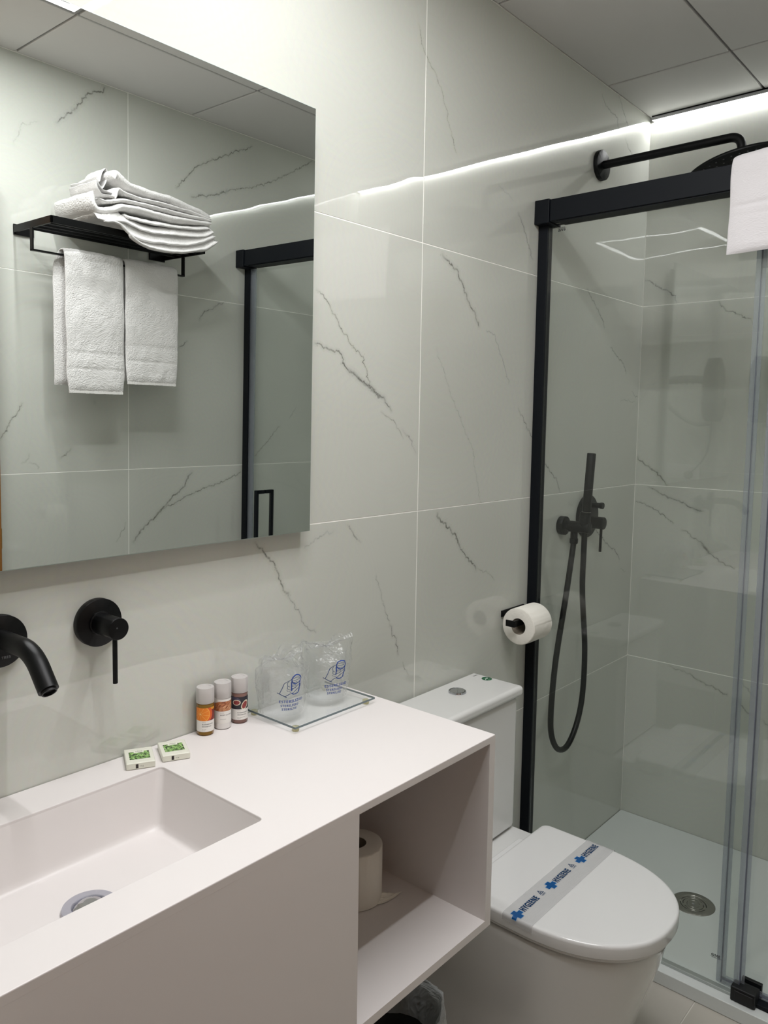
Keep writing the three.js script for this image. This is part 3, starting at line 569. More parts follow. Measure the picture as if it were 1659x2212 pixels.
{
  const t = thing('hygiene_band', 'clear sanitary strip printed with blue crosses and HYGIENE across the toilet lid', 'paper band', [TCX, 0, 0]);
  const map = canvas(1536, 260, (g, W, H) => {
    g.fillStyle = 'rgba(208,208,207,0.45)'; g.fillRect(0, 0, W, H);
    const px = W / 0.46, x0 = (x) => (x - TCX + 0.23) * px;
    for (const cx of [0.7775, 0.910, 1.0445, 1.177]) {
      const X = x0(cx), Y = H * 0.40, a = 21, b = 50;
      g.fillStyle = '#12508c'; g.strokeStyle = 'rgba(120,165,205,.8)'; g.lineWidth = 6;
      g.beginPath(); for (const [p, q] of [[-a, -b], [a, -b], [a, -a], [b, -a], [b, a], [a, a], [a, b], [-a, b], [-a, a], [-b, a], [-b, -a], [-a, -a]]) g.lineTo(X + p, Y + q * 0.9); g.closePath(); g.stroke(); g.fill();
      g.fillStyle = '#17365c'; g.save(); g.translate(X + b + 8, Y + 24); g.scale(0.64, 1.02); g.font = 'bold 74px sans-serif'; g.fillText('HYGIENE', 0, 0); g.strokeStyle = '#17365c'; g.lineWidth = 4; g.strokeText('HYGIENE', 0, 0); g.restore();
      g.strokeStyle = '#17365c'; g.lineWidth = 6; const rx = X + b + 274, ry = Y - 18; g.beginPath(); g.moveTo(rx - 20, ry + 18); g.lineTo(rx, ry - 22); g.lineTo(rx + 20, ry + 18); g.closePath(); g.stroke(); g.beginPath(); g.moveTo(rx - 8, ry + 8); g.lineTo(rx + 8, ry + 4); g.stroke();
      g.fillStyle = '#17365c'; g.font = 'bold 20px sans-serif'; g.fillText('LDPE', rx - 26, ry + 42);
    }
  });
  const mat = phys({ map, transparent: true, roughness: 0.18, bumpMap: crinkle, bumpScale: 0.0006, side: THREE.DoubleSide });
  const z0 = 0.3305, z1 = 0.3975, hw = 0.1848, y = 0.4360;
  const prof = (u) => {                                               // over the lid and down both sides
    const s = (u - 0.5) * 0.46, f = 0.1805, r = 0.0052, q = r * Math.PI / 2, a = Math.abs(s), sg = Math.sign(s);
    if (a <= f) return [s, y];
    if (a <= f + q) { const k = (a - f) / r; return [sg * (f + r * Math.sin(k)), y - r + r * Math.cos(k)]; }
    return [sg * (f + r), y - r - (a - f - q)];
  };
  part('band', sheet((u, v) => { const [x, yy] = prof(0.0 + 0.07 + u * 0.86), z = z1 + (z0 - z1) * v; return [x, yy + 0.0003 * Math.abs(N3(x * 60, z * 60, 4)), z]; }, 140, 10).translate(0, 0, 0), mat, t);
  const uv = t.children[0].geometry.attributes.uv; for (let i = 0; i < uv.count; i++) uv.setX(i, 0.07 + uv.getX(i) * 0.86);
}

// ---------------------------------------------------------------- paper rolls
function rollGeo(R, r, L, n = 72) { return lathe([[r, 0], [R - 0.002, 0], [R - 0.0005, 0.0006], [R, 0.002], [R, L - 0.002], [R - 0.0005, L - 0.0006], [R - 0.002, L], [r, L], [r, 0]], n, 0.9); }
const RX = 1.378, RY = 0.8725, RZ = 0.060;
{
  const t = thing('paper_holder', 'matt black flat-bar toilet paper holder fixed beside the shower post', 'holder', [RX, RY, 0]);
  part('wall_plate', boxAt(0.009, 0.122, 0.0135, 0.0305, 0, 0.0045, 0.001), M.black, t);
  const by = 0.0112;
  part('arm', [boxAt(0.113, 0.1175, by - 0.008, by + 0.0165, 0.003, RZ + 0.0045, 0.001), boxAt(-0.026, 0.1175, by - 0.0085, by + 0.0085, RZ, RZ + 0.0045, 0.001), boxAt(-0.0275, -0.023, by - 0.0085, by + 0.0085, RZ - 0.022, RZ + 0.0045, 0.001)], M.black, t);
  part('screw', knob(0.0026, 0.0045, 0.0062, 0.0006, 20).translate(0.016, 0.0225, 0), M.showerBlack, t);
}
{
  const t = thing('toilet_roll', 'white toilet paper roll hanging on the black holder', 'toilet roll', [RX, RY, RZ], 'toilet paper rolls');
  t.rotation.z = -Math.PI / 2;
  part('paper', rollGeo(0.0485, 0.0215, 0.092), M.paper, t);
  part('core', new THREE.CylinderGeometry(0.0213, 0.0213, 0.0915, 48, 1, true).translate(0, 0.046, 0), std({ color: 0x8f8677, roughness: 0.95, side: THREE.DoubleSide }), t);
  part('loose_end', sheet((u, v) => { const a = -0.15 + v * 1.25, r = 0.0490 + 0.0012 * (1 - v) * (0.6 + 0.6 * N3(u * 7, v * 5, 1.5)); return [r * Math.sin(a), 0.003 + u * 0.086, r * Math.cos(a)]; }, 30, 24), std({ color: 0xe9e6dd, roughness: 0.95, side: THREE.DoubleSide }), t);
}
{
  const t = thing('toilet_roll', 'spare toilet paper roll standing in the shadowed vanity niche', 'toilet roll', [0.636, 0.5238, 0.172], 'toilet paper rolls');
  part('paper', rollGeo(0.0505, 0.0205, 0.104).translate(0, 0.0005, 0), M.paper, t);
  part('core', new THREE.CylinderGeometry(0.0203, 0.0203, 0.103, 48, 1, true).translate(0, 0.052, 0), std({ color: 0x8f8677, roughness: 0.95, side: THREE.DoubleSide }), t);
  part('loose_end', sheet((u, v) => { const a = 1.45 - v * 0.5, s = v; const r = 0.051 + s * 0.055; return [r * Math.cos(a) - 0.01 + 0.045 * (u - 0.5), 0.0012 + 0.02 * (1 - s) * (1 - s) + 0.003 * Math.abs(N3(u * 5, v * 6, 2)), r * Math.sin(a) - 0.028]; }, 20, 20), std({ color: 0xe9e6dd, roughness: 0.95, side: THREE.DoubleSide }), t);
}
{
  const t = thing('waste_bin', 'small bin under the vanity with a folded translucent plastic liner', 'bin', [0.712, 0, 0.208]);
  part('bucket', lathe([[0, 0.002], [0.074, 0.002], [0.078, 0.006], [0.092, 0.262], [0.094, 0.264], [0.0925, 0.266], [0.090, 0.262], [0.076, 0.008], [0, 0.006]], 56), M.bin, t);
  const q = (a, k) => 0.006 * N3(Math.cos(a) * 2.6 + 4, k, Math.sin(a) * 2.6) + 0.004 * N3(Math.cos(a) * 7, k * 2, Math.sin(a) * 7);
  part('liner', sheet((u, v) => { const a = u * Math.PI * 2, prof = [[0.099, 0.13], [0.0985, 0.20], [0.1, 0.255], [0.0985, 0.283], [0.091, 0.288], [0.084, 0.27], [0.08, 0.2]], s = v * 6, i = Math.min(5, Math.floor(s)), f = s - i, r = prof[i][0] + (prof[i + 1][0] - prof[i][0]) * f, y = prof[i][1] + (prof[i + 1][1] - prof[i][1]) * f, w = q(a, v * 3); return [(r + w * (v < 0.6 ? 1 : 0.5) + 0.002) * Math.cos(a), y + (v > 0.35 && v < 0.8 ? 0.012 * N3(Math.cos(a) * 2.2, 7, Math.sin(a) * 2.2) : 0) - (v < 0.2 ? 0.03 * N3(Math.cos(a) * 1.7, 2, Math.sin(a) * 1.7) : 0), (r + w + 0.002) * Math.sin(a)]; }, 96, 36, [2, 1]), M.bag, t);
}

// ---------------------------------------------------------------- shower
const PX = 1.52, GX = 1.528, DX = 1.553;
{
  const t = thing('shower_tray', 'flat white textured shower tray with round grey drain', 'shower tray', [0, 0, 0]);
  const x0 = 1.4905, x1 = XE - 0.0015, z0 = 0.0015, z1 = ZW - 0.0015, DXC = 1.833, DZC = 0.3935;
  const s = new THREE.Shape(roundedRect(x0, x1, -z1, -z0, 0.006, 4).map((p) => new THREE.Vector2(...p)));
  const h = new THREE.Path(); h.absarc(DXC, -DZC, 0.0585, 0, Math.PI * 2, true); s.holes.push(h);
  part('tray_slab', new THREE.ExtrudeGeometry(s, { depth: 0.0315, bevelEnabled: true, bevelSize: 0.002, bevelThickness: 0.002, bevelSegments: 3, bevelOffset: -0.002, curveSegments: 48 }).rotateX(-Math.PI / 2).translate(0, 0.0025, 0), M.trayWhite, t);
  const d = new THREE.Group(); d.name = 'drain_cover'; d.position.set(DXC, 0, DZC); t.add(d);
  const plate = new THREE.Shape(); plate.absarc(0, 0, 0.0570, 0, Math.PI * 2);
  const slot = (r0, r1, a0, a1) => { const p = new THREE.Path(); p.absarc(0, 0, r1, a0, a1, false); p.absarc(0, 0, r0, a1, a0, true); p.closePath(); plate.holes.push(p); };
  for (const [r0, r1, n, off] of [[0.0335, 0.0362, 4, 0.2], [0.0265, 0.0287, 4, 0.9], [0.0165, 0.018, 5, 0.1]]) for (let k = 0; k < n; k++) slot(r0, r1, off + k * 6.2832 / n, off + (k + 0.8) * 6.2832 / n);
  part('cover_plate', new THREE.ExtrudeGeometry(plate, { depth: 0.0022, bevelEnabled: true, bevelSize: 0.0004, bevelThickness: 0.0004, bevelSegments: 1, curveSegments: 48 }).rotateX(-Math.PI / 2).translate(0, 0.0318, 0), M.steel, d);
  part('rim', lathe([[0.0420, 0.0342], [0.043, 0.0352], [0.0565, 0.0356], [0.0578, 0.0348]], 64), M.steel, d);
  part('well', new THREE.CylinderGeometry(0.056, 0.05, 0.022, 48, 1, false).translate(0, 0.0165, 0), M.darkGap, d);
  part('screw', knob(0.004, 0, 0.0012, 0.0004, 20).rotateX(-Math.PI / 2).translate(0, 0.0344, 0), M.chrome, d);
}
{
  const t = thing('shower_screen', 'fixed clear glass shower panel with black wall post and black top rail', 'shower screen', [0, 0, 0]);
  part('wall_post', boxAt(PX - 0.001, PX + 0.026, 0.0365, 1.931, 0.0005, 0.0285, 0.0012), M.frameBlack, t);
  part('wall_post', boxAt(PX + 0.018, PX + 0.044, 0.0365, 1.931, ZW - 0.0285, ZW - 0.0005, 0.0012), M.frameBlack, t);
  part('rail_bracket', boxAt(1.495, 1.562, 1.9295, 1.9915, 0.0005, 0.0435, 0.002), M.frameBlack, t);
  part('rail_bracket', boxAt(1.495, 1.562, 1.9295, 1.9915, ZW - 0.0435, ZW - 0.0005, 0.002), M.frameBlack, t);
  part('top_rail', [boxAt(1.4995, 1.556, 1.9335, 1.9895, 0.0436, ZW - 0.0436, 0.0015), boxAt(1.5035, 1.552, 1.931, 1.9345, 0.062, ZW - 0.062)], M.frameBlack, t);
  part('glass_pane', boxAt(GX - 0.003, GX + 0.003, 0.043, 1.932, 0.0287, 0.6035), M.glass, t);
  part('edge_seal', [boxAt(GX - 0.0056, GX - 0.0036, 0.062, 1.932, 0.597, 0.6095), boxAt(GX + 0.0036, GX + 0.0056, 0.062, 1.932, 0.6095, 0.619)], M.seal, t);
  part('seal_lip', boxAt(GX - 0.0056, GX + 0.0056, 0.062, 1.932, 0.6095, 0.6104), M.sealDark, t);
  part('bottom_channel', boxAt(GX - 0.008, GX + 0.008, 0.036, 0.0435, 0.0287, 0.605, 0.001), std({ color: 0xb4b9b6, roughness: 0.35, metalness: 0.6 }), t);
  part('threshold_rail', boxAt(GX - 0.008, GX + 0.017, 0.036, 0.0465, 0.640, ZW - 0.029, 0.0015), M.frameBlack, t);
  const gb = new THREE.Group(); gb.name = 'guide_block'; gb.position.set(GX, 0.036, 0.617); t.add(gb);
  part('block', [boxAt(-0.021, 0.012, 0, 0.036, -0.022, 0.034, 0.003), boxAt(0.009, 0.0175, 0, 0.034, -0.012, 0.034, 0.002), boxAt(0.0315, 0.042, 0, 0.034, -0.012, 0.034, 0.002), boxAt(0.009, 0.042, 0, 0.0035, -0.012, 0.034)], M.plasticBlack, gb);
  part('cover', boxAt(-0.024, -0.02, 0.006, 0.03, -0.012, 0.03, 0.0015), M.plasticBlack, gb);
  const gme = (rot) => canvas(256, 128, (g) => { g.clearRect(0, 0, 256, 128); g.translate(128, 64); g.rotate(rot); g.fillStyle = '#101214'; g.textAlign = 'center'; g.font = 'bold 76px sans-serif'; g.fillText('GME', 0, 18); g.fillRect(-66, -14, 30, 10); g.font = 'bold 20px sans-serif'; g.fillText('SHOWER GLASS', 0, 46); g.fillRect(-104, 26, 210, 4); });
  for (const [rot, y, z] of [[Math.PI, 1.914, 0.067], [0, 0.1165, 0.553]]) {
    const m = part('glass_mark', new THREE.PlaneGeometry(0.034, 0.017), std({ map: gme(rot), transparent: true, roughness: 0.6, side: THREE.DoubleSide }), t, 'small black maker mark on the glass');
    m.rotation.y = -Math.PI / 2; m.position.set(GX - 0.0036, y, z);
  }
}
{
  const t = thing('shower_door', 'clear sliding glass shower door with translucent edge seals and black handle', 'shower door', [0, 0, 0]);
  part('glass_pane', boxAt(DX - 0.003, DX + 0.003, 0.052, 1.930, 0.556, ZW - 0.046), M.glass, t);
  part('edge_seal', [boxAt(DX - 0.0056, DX - 0.0036, 0.04, 1.930, 0.5495, 0.5715)], M.seal, t);
  part('seal_lip', boxAt(DX - 0.0062, DX + 0.004, 0.04, 1.930, 0.5604, 0.5613), M.sealDark, t);
  part('bottom_seal', [boxAt(DX - 0.0056, DX - 0.0036, 0.041, 0.062, 0.5715, ZW - 0.05)], M.seal, t);
  part('seal_lip', boxAt(DX - 0.0062, DX + 0.004, 0.0497, 0.0508, 0.5615, ZW - 0.05), M.sealDark, t);
  part('closing_seal', [boxAt(DX - 0.006, DX + 0.006, 0.05, 1.929, ZW - 0.046, ZW - 0.034), boxAt(DX - 0.009, DX - 0.004, 0.05, 1.929, ZW - 0.052, ZW - 0.029)], M.seal, t);
  const hy0 = 0.862, hy1 = 1.112, hz = 1.200;
  const bar = (x, s) => [boxAt(x - 0.006, x + 0.006, hy0, hy1, hz - 0.007, hz + 0.007, 0.0015), boxAt(Math.min(x, DX + s * 0.003), Math.max(x, DX + s * 0.003), hy1 - 0.013, hy1, hz - 0.007, hz + 0.007, 0.001), boxAt(Math.min(x, DX + s * 0.003), Math.max(x, DX + s * 0.003), hy0, hy0 + 0.013, hz - 0.007, hz + 0.007, 0.001)];
  part('handle', bar(DX - 0.038, -1), M.frameBlack, t); part('handle', bar(DX + 0.036, 1), M.frameBlack, t);
}
{
  const t = thing('overhead_shower', 'matt black wall-mounted rain shower with long arm and large tilted round head', 'shower head', [1.864, 2.172, 0]);
  part('wall_rosette', knob(0.0432, 0, 0.0135, 0.0012, 64), M.showerBlack, t);
  part('arm', bentTube([[0, 0, 0.01], [0, 0, 0.4045], [0, -0.073, 0.4045]], 0.0118, 0.034, 28), M.showerBlack, t);
  const h = new THREE.Group(); h.name = 'head'; h.position.set(0.001, -0.098, 0.412); h.quaternion.setFromUnitVectors(V(0, 1, 0), V(0.05, 1, -0.2).normalize()); t.add(h);
  part('disc', lathe([[0, 0], [0.147, 0], [0.1495, 0.0015], [0.15, 0.004], [0.148, 0.0085], [0.12, 0.0105], [0.03, 0.013], [0.024, 0.016], [0.02, 0.022], [0, 0.022]], 96), M.showerBlack, h);
  const noz = []; for (const [r, n] of [[0.134, 44], [0.112, 36], [0.09, 28], [0.066, 20], [0.042, 12], [0.018, 6]]) for (let k = 0; k < n; k++) { const a = k / n * 6.2832 + r * 9; noz.push(new THREE.CylinderGeometry(0.0019, 0.0023, 0.0026, 8).translate(r * Math.cos(a), -0.001, r * Math.sin(a))); }
  const nz = part('nozzles', noz, std({ color: 0x4a4c4e, roughness: 0.6 }), h); nz.userData.kind = 'stuff';
}
{
  const t = thing('shower_valve', 'matt black shower mixer with round wall plate, lever and small diverter', 'shower valve', [1.860, 1.120, 0]);
  part('wall_plate', knob(0.0655, 0, 0.011, 0.0014, 72), M.showerBlack, t);
  part('knob', knob(0.0188, 0.011, 0.062, 0.0014, 40).translate(0, -0.018, 0), M.showerBlack, t);
  part('lever', tube([[0, -0.032, 0.053], [0, -0.07, 0.0525], [0, -0.106, 0.052]], 0.0042, 10, 18), M.showerBlack, t);
  part('diverter', [knob(0.0085, 0.011, 0.048, 0.001, 32).translate(-0.002, 0.036, 0), knob(0.0098, 0.048, 0.058, 0.0012, 32).translate(-0.002, 0.036, 0)], M.showerBlack, t);
}
{
  const t = thing('shower_outlet', 'matt black wall elbow with cradle that carries the slim handset', 'holder', [1.700, 1.1055, 0]);
  part('wall_rosette', knob(0.0275, 0, 0.0185, 0.0014, 48), M.showerBlack, t);
  part('body', [knob(0.0125, 0.018, 0.03, 0.0006, 36), knob(0.0162, 0.03, 0.094, 0.0012, 40)], M.showerBlack, t);
  part('cradle', lathe([[0.0128, 0], [0.0155, 0.001], [0.0158, 0.046], [0.0132, 0.047], [0.0128, 0.046]], 36).translate(0, -0.003, 0.0785), M.showerBlack, t);
}
{
  const t = thing('hand_shower', 'slim black stick handset standing upright in the wall cradle', 'hand shower', [1.700, 1.1055, 0.0785]);
  t.rotation.x = 0.055;
  part('handle', lathe([[0, 0], [0.0085, 0], [0.0092, 0.002], [0.0098, 0.03], [0.0122, 0.04], [0.0126, 0.06], [0.0126, 0.213], [0.0118, 0.2155], [0.0105, 0.215], [0, 0.2145]], 40), M.showerBlack, t);
  part('silver_collar', lathe([[0.0124, 0.0455], [0.01305, 0.0458], [0.01305, 0.0468], [0.0124, 0.0471]], 36), M.steel, t);
}
{
  const t = thing('shower_hose', 'black flexible hose looping down from the wall elbow to the handset', 'hose', [0, 0, 0]);
  part('end_nut', [lathe([[0.006, 0], [0.0098, 0.0005], [0.0118, 0.003], [0.0122, 0.016], [0.0105, 0.017], [0.0105, 0.0345], [0.008, 0.036]], 24).translate(1.699, 1.0545, 0.0455)], M.showerBlack, t);
  part('hose', tube([[1.699, 1.075, 0.0455], [1.694, 1.045, 0.0462], [1.655, 0.904, 0.049], [1.606, 0.7236, 0.05], [1.5893, 0.578, 0.05], [1.5995, 0.505, 0.05], [1.640, 0.4545, 0.05], [1.696, 0.4475, 0.05], [1.7505, 0.497, 0.05], [1.783, 0.583, 0.05], [1.7862, 0.726, 0.05], [1.739, 0.906, 0.059], [1.708, 1.03, 0.0735], [1.700, 1.108, 0.0785]], 0.0084, 220, 18), M.showerBlack, t);
}

// ---------------------------------------------------------------- towels
// a thick closed cloth along a path in one plane: path(v) -> [p, q] in that plane, s across from -1 to 1
function cloth(path, half, thick, nu, nv, place, bumpy, round = 5) {
  const frames = [];
  for (let j = 0; j <= nv; j++) {
    const v = j / nv, e = 1e-3, a = path(Math.max(0, v - e)), b = path(Math.min(1, v + e)), l = Math.hypot(b[0] - a[0], b[1] - a[1]) || 1;
    frames.push([path(v), [-(b[1] - a[1]) / l, (b[0] - a[0]) / l], v]);
  }
  const prof = (s) => Math.pow(Math.max(0, 1 - Math.pow(Math.abs(s), round)), 1 / 2.2);
  const side = (sign) => sheet((u, v) => {
    const k = Math.round(v * nv), [p, n] = frames[k], s = Math.sin((u * 2 - 1) * Math.PI / 2), endv = Math.min(v, 1 - v), ends = Math.sqrt(Math.min(1, endv * nv / 3.0));
    const w = half(v, s), t = thick(v, s) * prof(s) * ends;
    const d = bumpy(v, s, sign) * (sign > 0 ? 1 : 0.2);
    return place(p[0] + n[0] * (sign * t / 2 + d * prof(s)), p[1] + n[1] * (sign * t / 2 + d * prof(s)), s * w);
  }, nu, nv, [nu * 0.02, nv * 0.02], sign < 0);
  return mergeGeometries([side(1), side(-1)].map((g) => g.toNonIndexed()));
}
// piecewise path by arc length through points
function along(pts, n = 200) {
  const c = new THREE.CatmullRomCurve3(pts.map((p) => V(p[0], p[1], 0)), false, 'catmullrom', 0.35), P = c.getSpacedPoints(n);
  return (v) => { const s = Math.min(n - 1e-6, Math.max(0, v * n)), i = Math.floor(s), f = s - i; return [P[i].x + (P[i + 1].x - P[i].x) * f, P[i].y + (P[i + 1].y - P[i].y) * f]; };
}
function hangingTowel(name, label, x0, x1, zr, yr, rodR, yFront, yBack, seed, thick, shiftBack, group) {
  const t = thing(name, label, 'towel', [0, 0, 0], group), th = thick, o = rodR + th / 2 + 0.001;
  const drape = [[zr - o - 0.004, yFront], [zr - o - 0.003, yFront + 0.12], [zr - o - 0.001, yr - 0.03], [zr - o * 0.72, yr + o * 0.72], [zr, yr + o], [zr + o * 0.72, yr + o * 0.72], [zr + o + 0.001, yr - 0.03], [zr + o + 0.002, yBack + 0.1], [zr + o + 0.003, yBack]];
  const p = along(drape), len = (yr - yFront) + (yr - yBack) + 0.03, hw = (x1 - x0) / 2, cx = (x0 + x1) / 2;
  const fromFront = (v) => v * len, fromBack = (v) => (1 - v) * len;
  const groove = (d, c, w, a) => -a * Math.exp(-(((d - c) / w) ** 2));
  const g = cloth(p, (v) => hw + 0.003 * N3(v * 9, seed, 2) - 0.006 * Math.max(0, 1 - fromFront(v) / 0.05), (v, s) => th * (1 - 0.45 * Math.max(0, 1 - Math.min(fromFront(v), fromBack(v)) / 0.012)), 44, 170,
    (z, y, w) => [cx + w + (y < yr ? 0.02 * (yr - y) * 0.25 * (seed % 2 ? 1 : -1) : 0) + (z > zr ? shiftBack * Math.min(1, (yr + 0.02 - y) / 0.05) : 0), y, z],
    (v, s, sign) => { const d = Math.min(fromFront(v), fromBack(v)), out = sign; let b = 0.0022 * N3(v * 14, s * 3, seed) + 0.0010 * N3(v * 60, s * 22, seed + 4);
      b += out * (groove(d, 0.112, 0.0024, 0.0022) + groove(d, 0.104, 0.0016, 0.0012) - groove(d, 0.086, 0.016, 0.0007) + groove(d, 0.066, 0.0024, 0.0022) + groove(d, 0.058, 0.0016, 0.0012) + groove(d, 0.013, 0.002, 0.0014));
      return b; });
  part('towel_cloth', g, M.towel, t);
  // short fringe of the woven edge
  const fr = []; const q = rng(seed * 31 + 7);
  for (let k = 0; k < 60; k++) { const s = -0.97 + k / 59 * 1.94; fr.push(new THREE.BoxGeometry(hw * 0.028, 0.006 + 0.002 * q(), th * 0.45).translate(cx + s * (hw - 0.006) + (0.02 * (yr - yFront) * 0.25 * (seed % 2 ? 1 : -1)), yFront - 0.001, zr - o - 0.004)); }
  const f = part('woven_edge', fr, M.hem, t); f.userData.kind = 'stuff';
  return t;
}
const SX0 = 0.679, SX1 = 1.190, SZ0 = 1.086, SY0 = 1.9055, SY1 = 1.9255, RODZ = 1.203, RODY = 1.849;
{
  const t = thing('towel_shelf', 'matt black metal towel shelf with slats and hanging rail on the opposite wall', 'towel shelf', [0, 0, 0]);
  part('frame', [boxAt(SX0, SX0 + 0.006, SY0, SY1, SZ0, ZW - 0.0005, 0.001), boxAt(SX1 - 0.006, SX1, SY0, SY1, SZ0, ZW - 0.0005, 0.001), boxAt(SX0, SX1, SY0, SY1, SZ0, SZ0 + 0.006, 0.001)], M.black, t);
  for (const z of [1.126, 1.166, 1.206, 1.246]) part('slat', tube([[SX0 + 0.004, 1.914, z], [0.93, 1.914, z], [SX1 - 0.004, 1.914, z]], 0.0052, 8, 16), M.black, t);
  for (const x of [SX0 + 0.030, SX1 - 0.030]) part('wall_plate', boxAt(x - 0.030, x + 0.030, 1.900, 1.930, ZW - 0.006, ZW - 0.0005, 0.001), M.black, t);
  const r = 0.006;
  part('hanging_rail', [boxAt(SX0, SX0 + 0.0045, RODY - 0.006, 1.906, RODZ - 0.008, RODZ + 0.008, 0.0012), boxAt(SX1 - 0.0045, SX1, RODY - 0.006, 1.9075, RODZ - 0.008, RODZ + 0.008, 0.0012), boxAt(SX0, SX1, RODY - 0.006, RODY - 0.0015, RODZ - 0.008, RODZ + 0.008, 0.001)], M.black, t);
}
hangingTowel('hand_towel', 'white terry hand towel on the shelf rail, the longer one nearer the door', 0.768, 0.957, RODZ, RODY - 0.004, 0.0098, 1.452, 1.470, 1, 0.0125, -0.018, 'hand towels on the shelf rail');
hangingTowel('hand_towel', 'white terry hand towel on the shelf rail, the shorter one nearer the shower', 0.964, 1.155, RODZ, RODY - 0.004, 0.0098, 1.486, 1.492, 2, 0.0125, 0.004, 'hand towels on the shelf rail');

// folded bath towels: thick layers stacked, each a path seen from the room, run back towards the wall
const LAYERS = [   // towel, thickness in mm, sag at the front in mm, depth range in mm, points (x, y) in mm
  [0, 19, 56, 1046, 1290, [[895, 1909], [925, 1894], [965, 1886], [1017, 1885], [1093, 1893], [1163, 1912], [1211, 1944]]],
  [0, 17, 38, 1052, 1296, [[738, 1931], [789, 1936], [839, 1934], [868, 1924], [906, 1909], [965, 1902], [1034, 1908], [1102, 1917], [1154, 1932], [1206, 1960]]],
  [0, 16, 18, 1056, 1300, [[706, 1935], [754, 1936], [803, 1940], [850, 1943], [891, 1941], [937, 1932], [985, 1930], [1046, 1936], [1110, 1943], [1163, 1954], [1203, 1974]]],
  [0, 15, 6, 1060, 1300, [[884, 1962], [918, 1957], [965, 1956], [1025, 1960], [1088, 1963], [1140, 1968], [1189, 1982]]],
  [1, 25, 0, 1064, 1286, [[682, 2004], [690, 1974], [714, 1959], [757, 1959], [796, 1964], [824, 1969], [854, 1978], [887, 1984], [945, 1985], [1005, 1984], [1067, 1983], [1132, 1986], [1200, 1994]]],
  [1, 17, 0, 1070, 1290, [[723, 1976], [768, 1976], [817, 1985], [887, 2001], [945, 2004], [1025, 2003], [1110, 2003], [1204, 2002]]],
  [1, 18, 0, 1074, 1294, [[836, 1996], [846, 2016], [858, 2027], [888, 2024], [945, 2021], [1025, 2019], [1109, 2017], [1206, 2008]]],
  [1, 32, 0, 1080, 1296, [[838, 2052], [852, 2070], [880, 2064], [920, 2050], [984, 2042], [1046, 2042], [1109, 2035], [1162, 2026], [1206, 2013]]],
  [1, 7, 0, 1078, 1230, [[716, 2026], [726, 2006], [751, 1993], [789, 1995], [832, 1999]]],
  [1, 7, 0, 1090, 1240, [[734, 2040], [744, 2024], [768, 2010], [796, 2011], [838, 2012]]],
  [1, 4, 0, 1120, 1220, [[788, 2040], [802, 2066], [824, 2082], [838, 2073], [830, 2048], [812, 2028], [796, 2018]]],
];
{
  const ts = [thing('folded_bath_towel', 'folded white bath towel, the lower one, sagging over the shelf front', 'towel', [0, 0, 0], 'folded bath towels on the shelf'),
    thing('folded_bath_towel', 'folded white bath towel, the upper one, with crumpled edges fanned up', 'towel', [0, 0, 0], 'folded bath towels on the shelf')];
  LAYERS.forEach(([which, th, sag, z0, z1, pts], k) => {
    const P = along(pts.map((p) => { const q = Math.max(0, 900 - p[0]); return [(p[0] + q * 0.5) / 1000, (p[1] + q * (k > 4 ? 0.08 : 0)) / 1000 + which * 0.006]; }), 160), zc = (z0 + z1) / 2000, hz = (z1 - z0) / 2000, T = th / 1000;
    const ss = (a) => { const q = Math.min(1, Math.max(0, a)); return q * q * (3 - 2 * q); };
    const g = cloth(P, () => hz, (v) => T * (0.85 + 0.25 * N3(v * 4, k * 2.7, 1)), 40, 110,
      (x, y, w) => { const z = zc + w, lift = sag / 1000 * ss((z - 1.056) / 0.030) * ss((1.22 - x) / 0.03 + 0.2); let yy = y + lift + 0.004 * N3(x * 12, z * 14, k * 3.3) + 0.0015 * N3(x * 45, z * 45, k); if (z > SZ0 - 0.004 && z < ZW) yy = Math.max(yy, SY1 + 0.004 + 0.001 * k); return [x, yy, z]; },
      (v, s, sign) => 0.0012 * N3(v * 40, s * 18, k * 5 + sign), 7);
    part('folded_layer', g, M.towelBack, ts[which]);
  });
}
{ // towel thrown over the shower's top rail
  const t = thing('bath_towel', 'white towel draped over the black top rail of the shower screen', 'towel', [0, 0, 0]);
  const z0 = 0.5045, z1 = 0.86, th = 0.016, xf = 1.4995 - th / 2 - 0.001, xb = 1.556 + th / 2 + 0.002;
  const P = along([[xf - 0.008, 1.789], [xf - 0.006, 1.85], [xf - 0.003, 1.955], [xf - 0.002, 1.985], [xf + 0.003, 1.9985], [xf + 0.014, 2.0045], [(xf + xb) / 2, 2.0055], [xb - 0.014, 2.0045], [xb - 0.003, 1.9985], [xb + 0.002, 1.985], [xb + 0.008, 1.96], [xb + 0.028, 1.85], [xb + 0.032, 1.772]]);
  const len = 0.52, groove = (d, c, w, a) => -a * Math.exp(-(((d - c) / w) ** 2));
  part('towel_cloth', cloth(P, () => (z1 - z0) / 2, (v) => th * (1 - 0.3 * Math.max(0, 1 - Math.min(v, 1 - v) * len / 0.01)), 60, 130,
    (x, y, w) => { const f = Math.max(0, (1.97 - y)) ; return [x, y + (w < 0 ? -0.002 * Math.sin(w * 30) : 0), (z0 + z1) / 2 + w + (x < 1.52 ? 0.0035 * N3(y * 12, 2, 5) - 0.02 * f * Math.max(0, -w / 0.18) * 0.3 : 0.042)]; },
    (v, s, sign) => { const d = Math.min(v, 1 - v) * len; return 0.0025 * N3(v * 9, s * 4, 12.5) + sign * (groove(d, 0.105, 0.003, 0.0030) + groove(d, 0.082, 0.002, 0.0016) + groove(d, 0.012, 0.002, 0.0015)); }), phys({ color: 0xd9d6d8, roughness: 1, sheen: 0.4, sheenRoughness: 0.8, sheenColor: 0xffffff, bumpMap: terry, bumpScale: 0.0006 }), t);
}

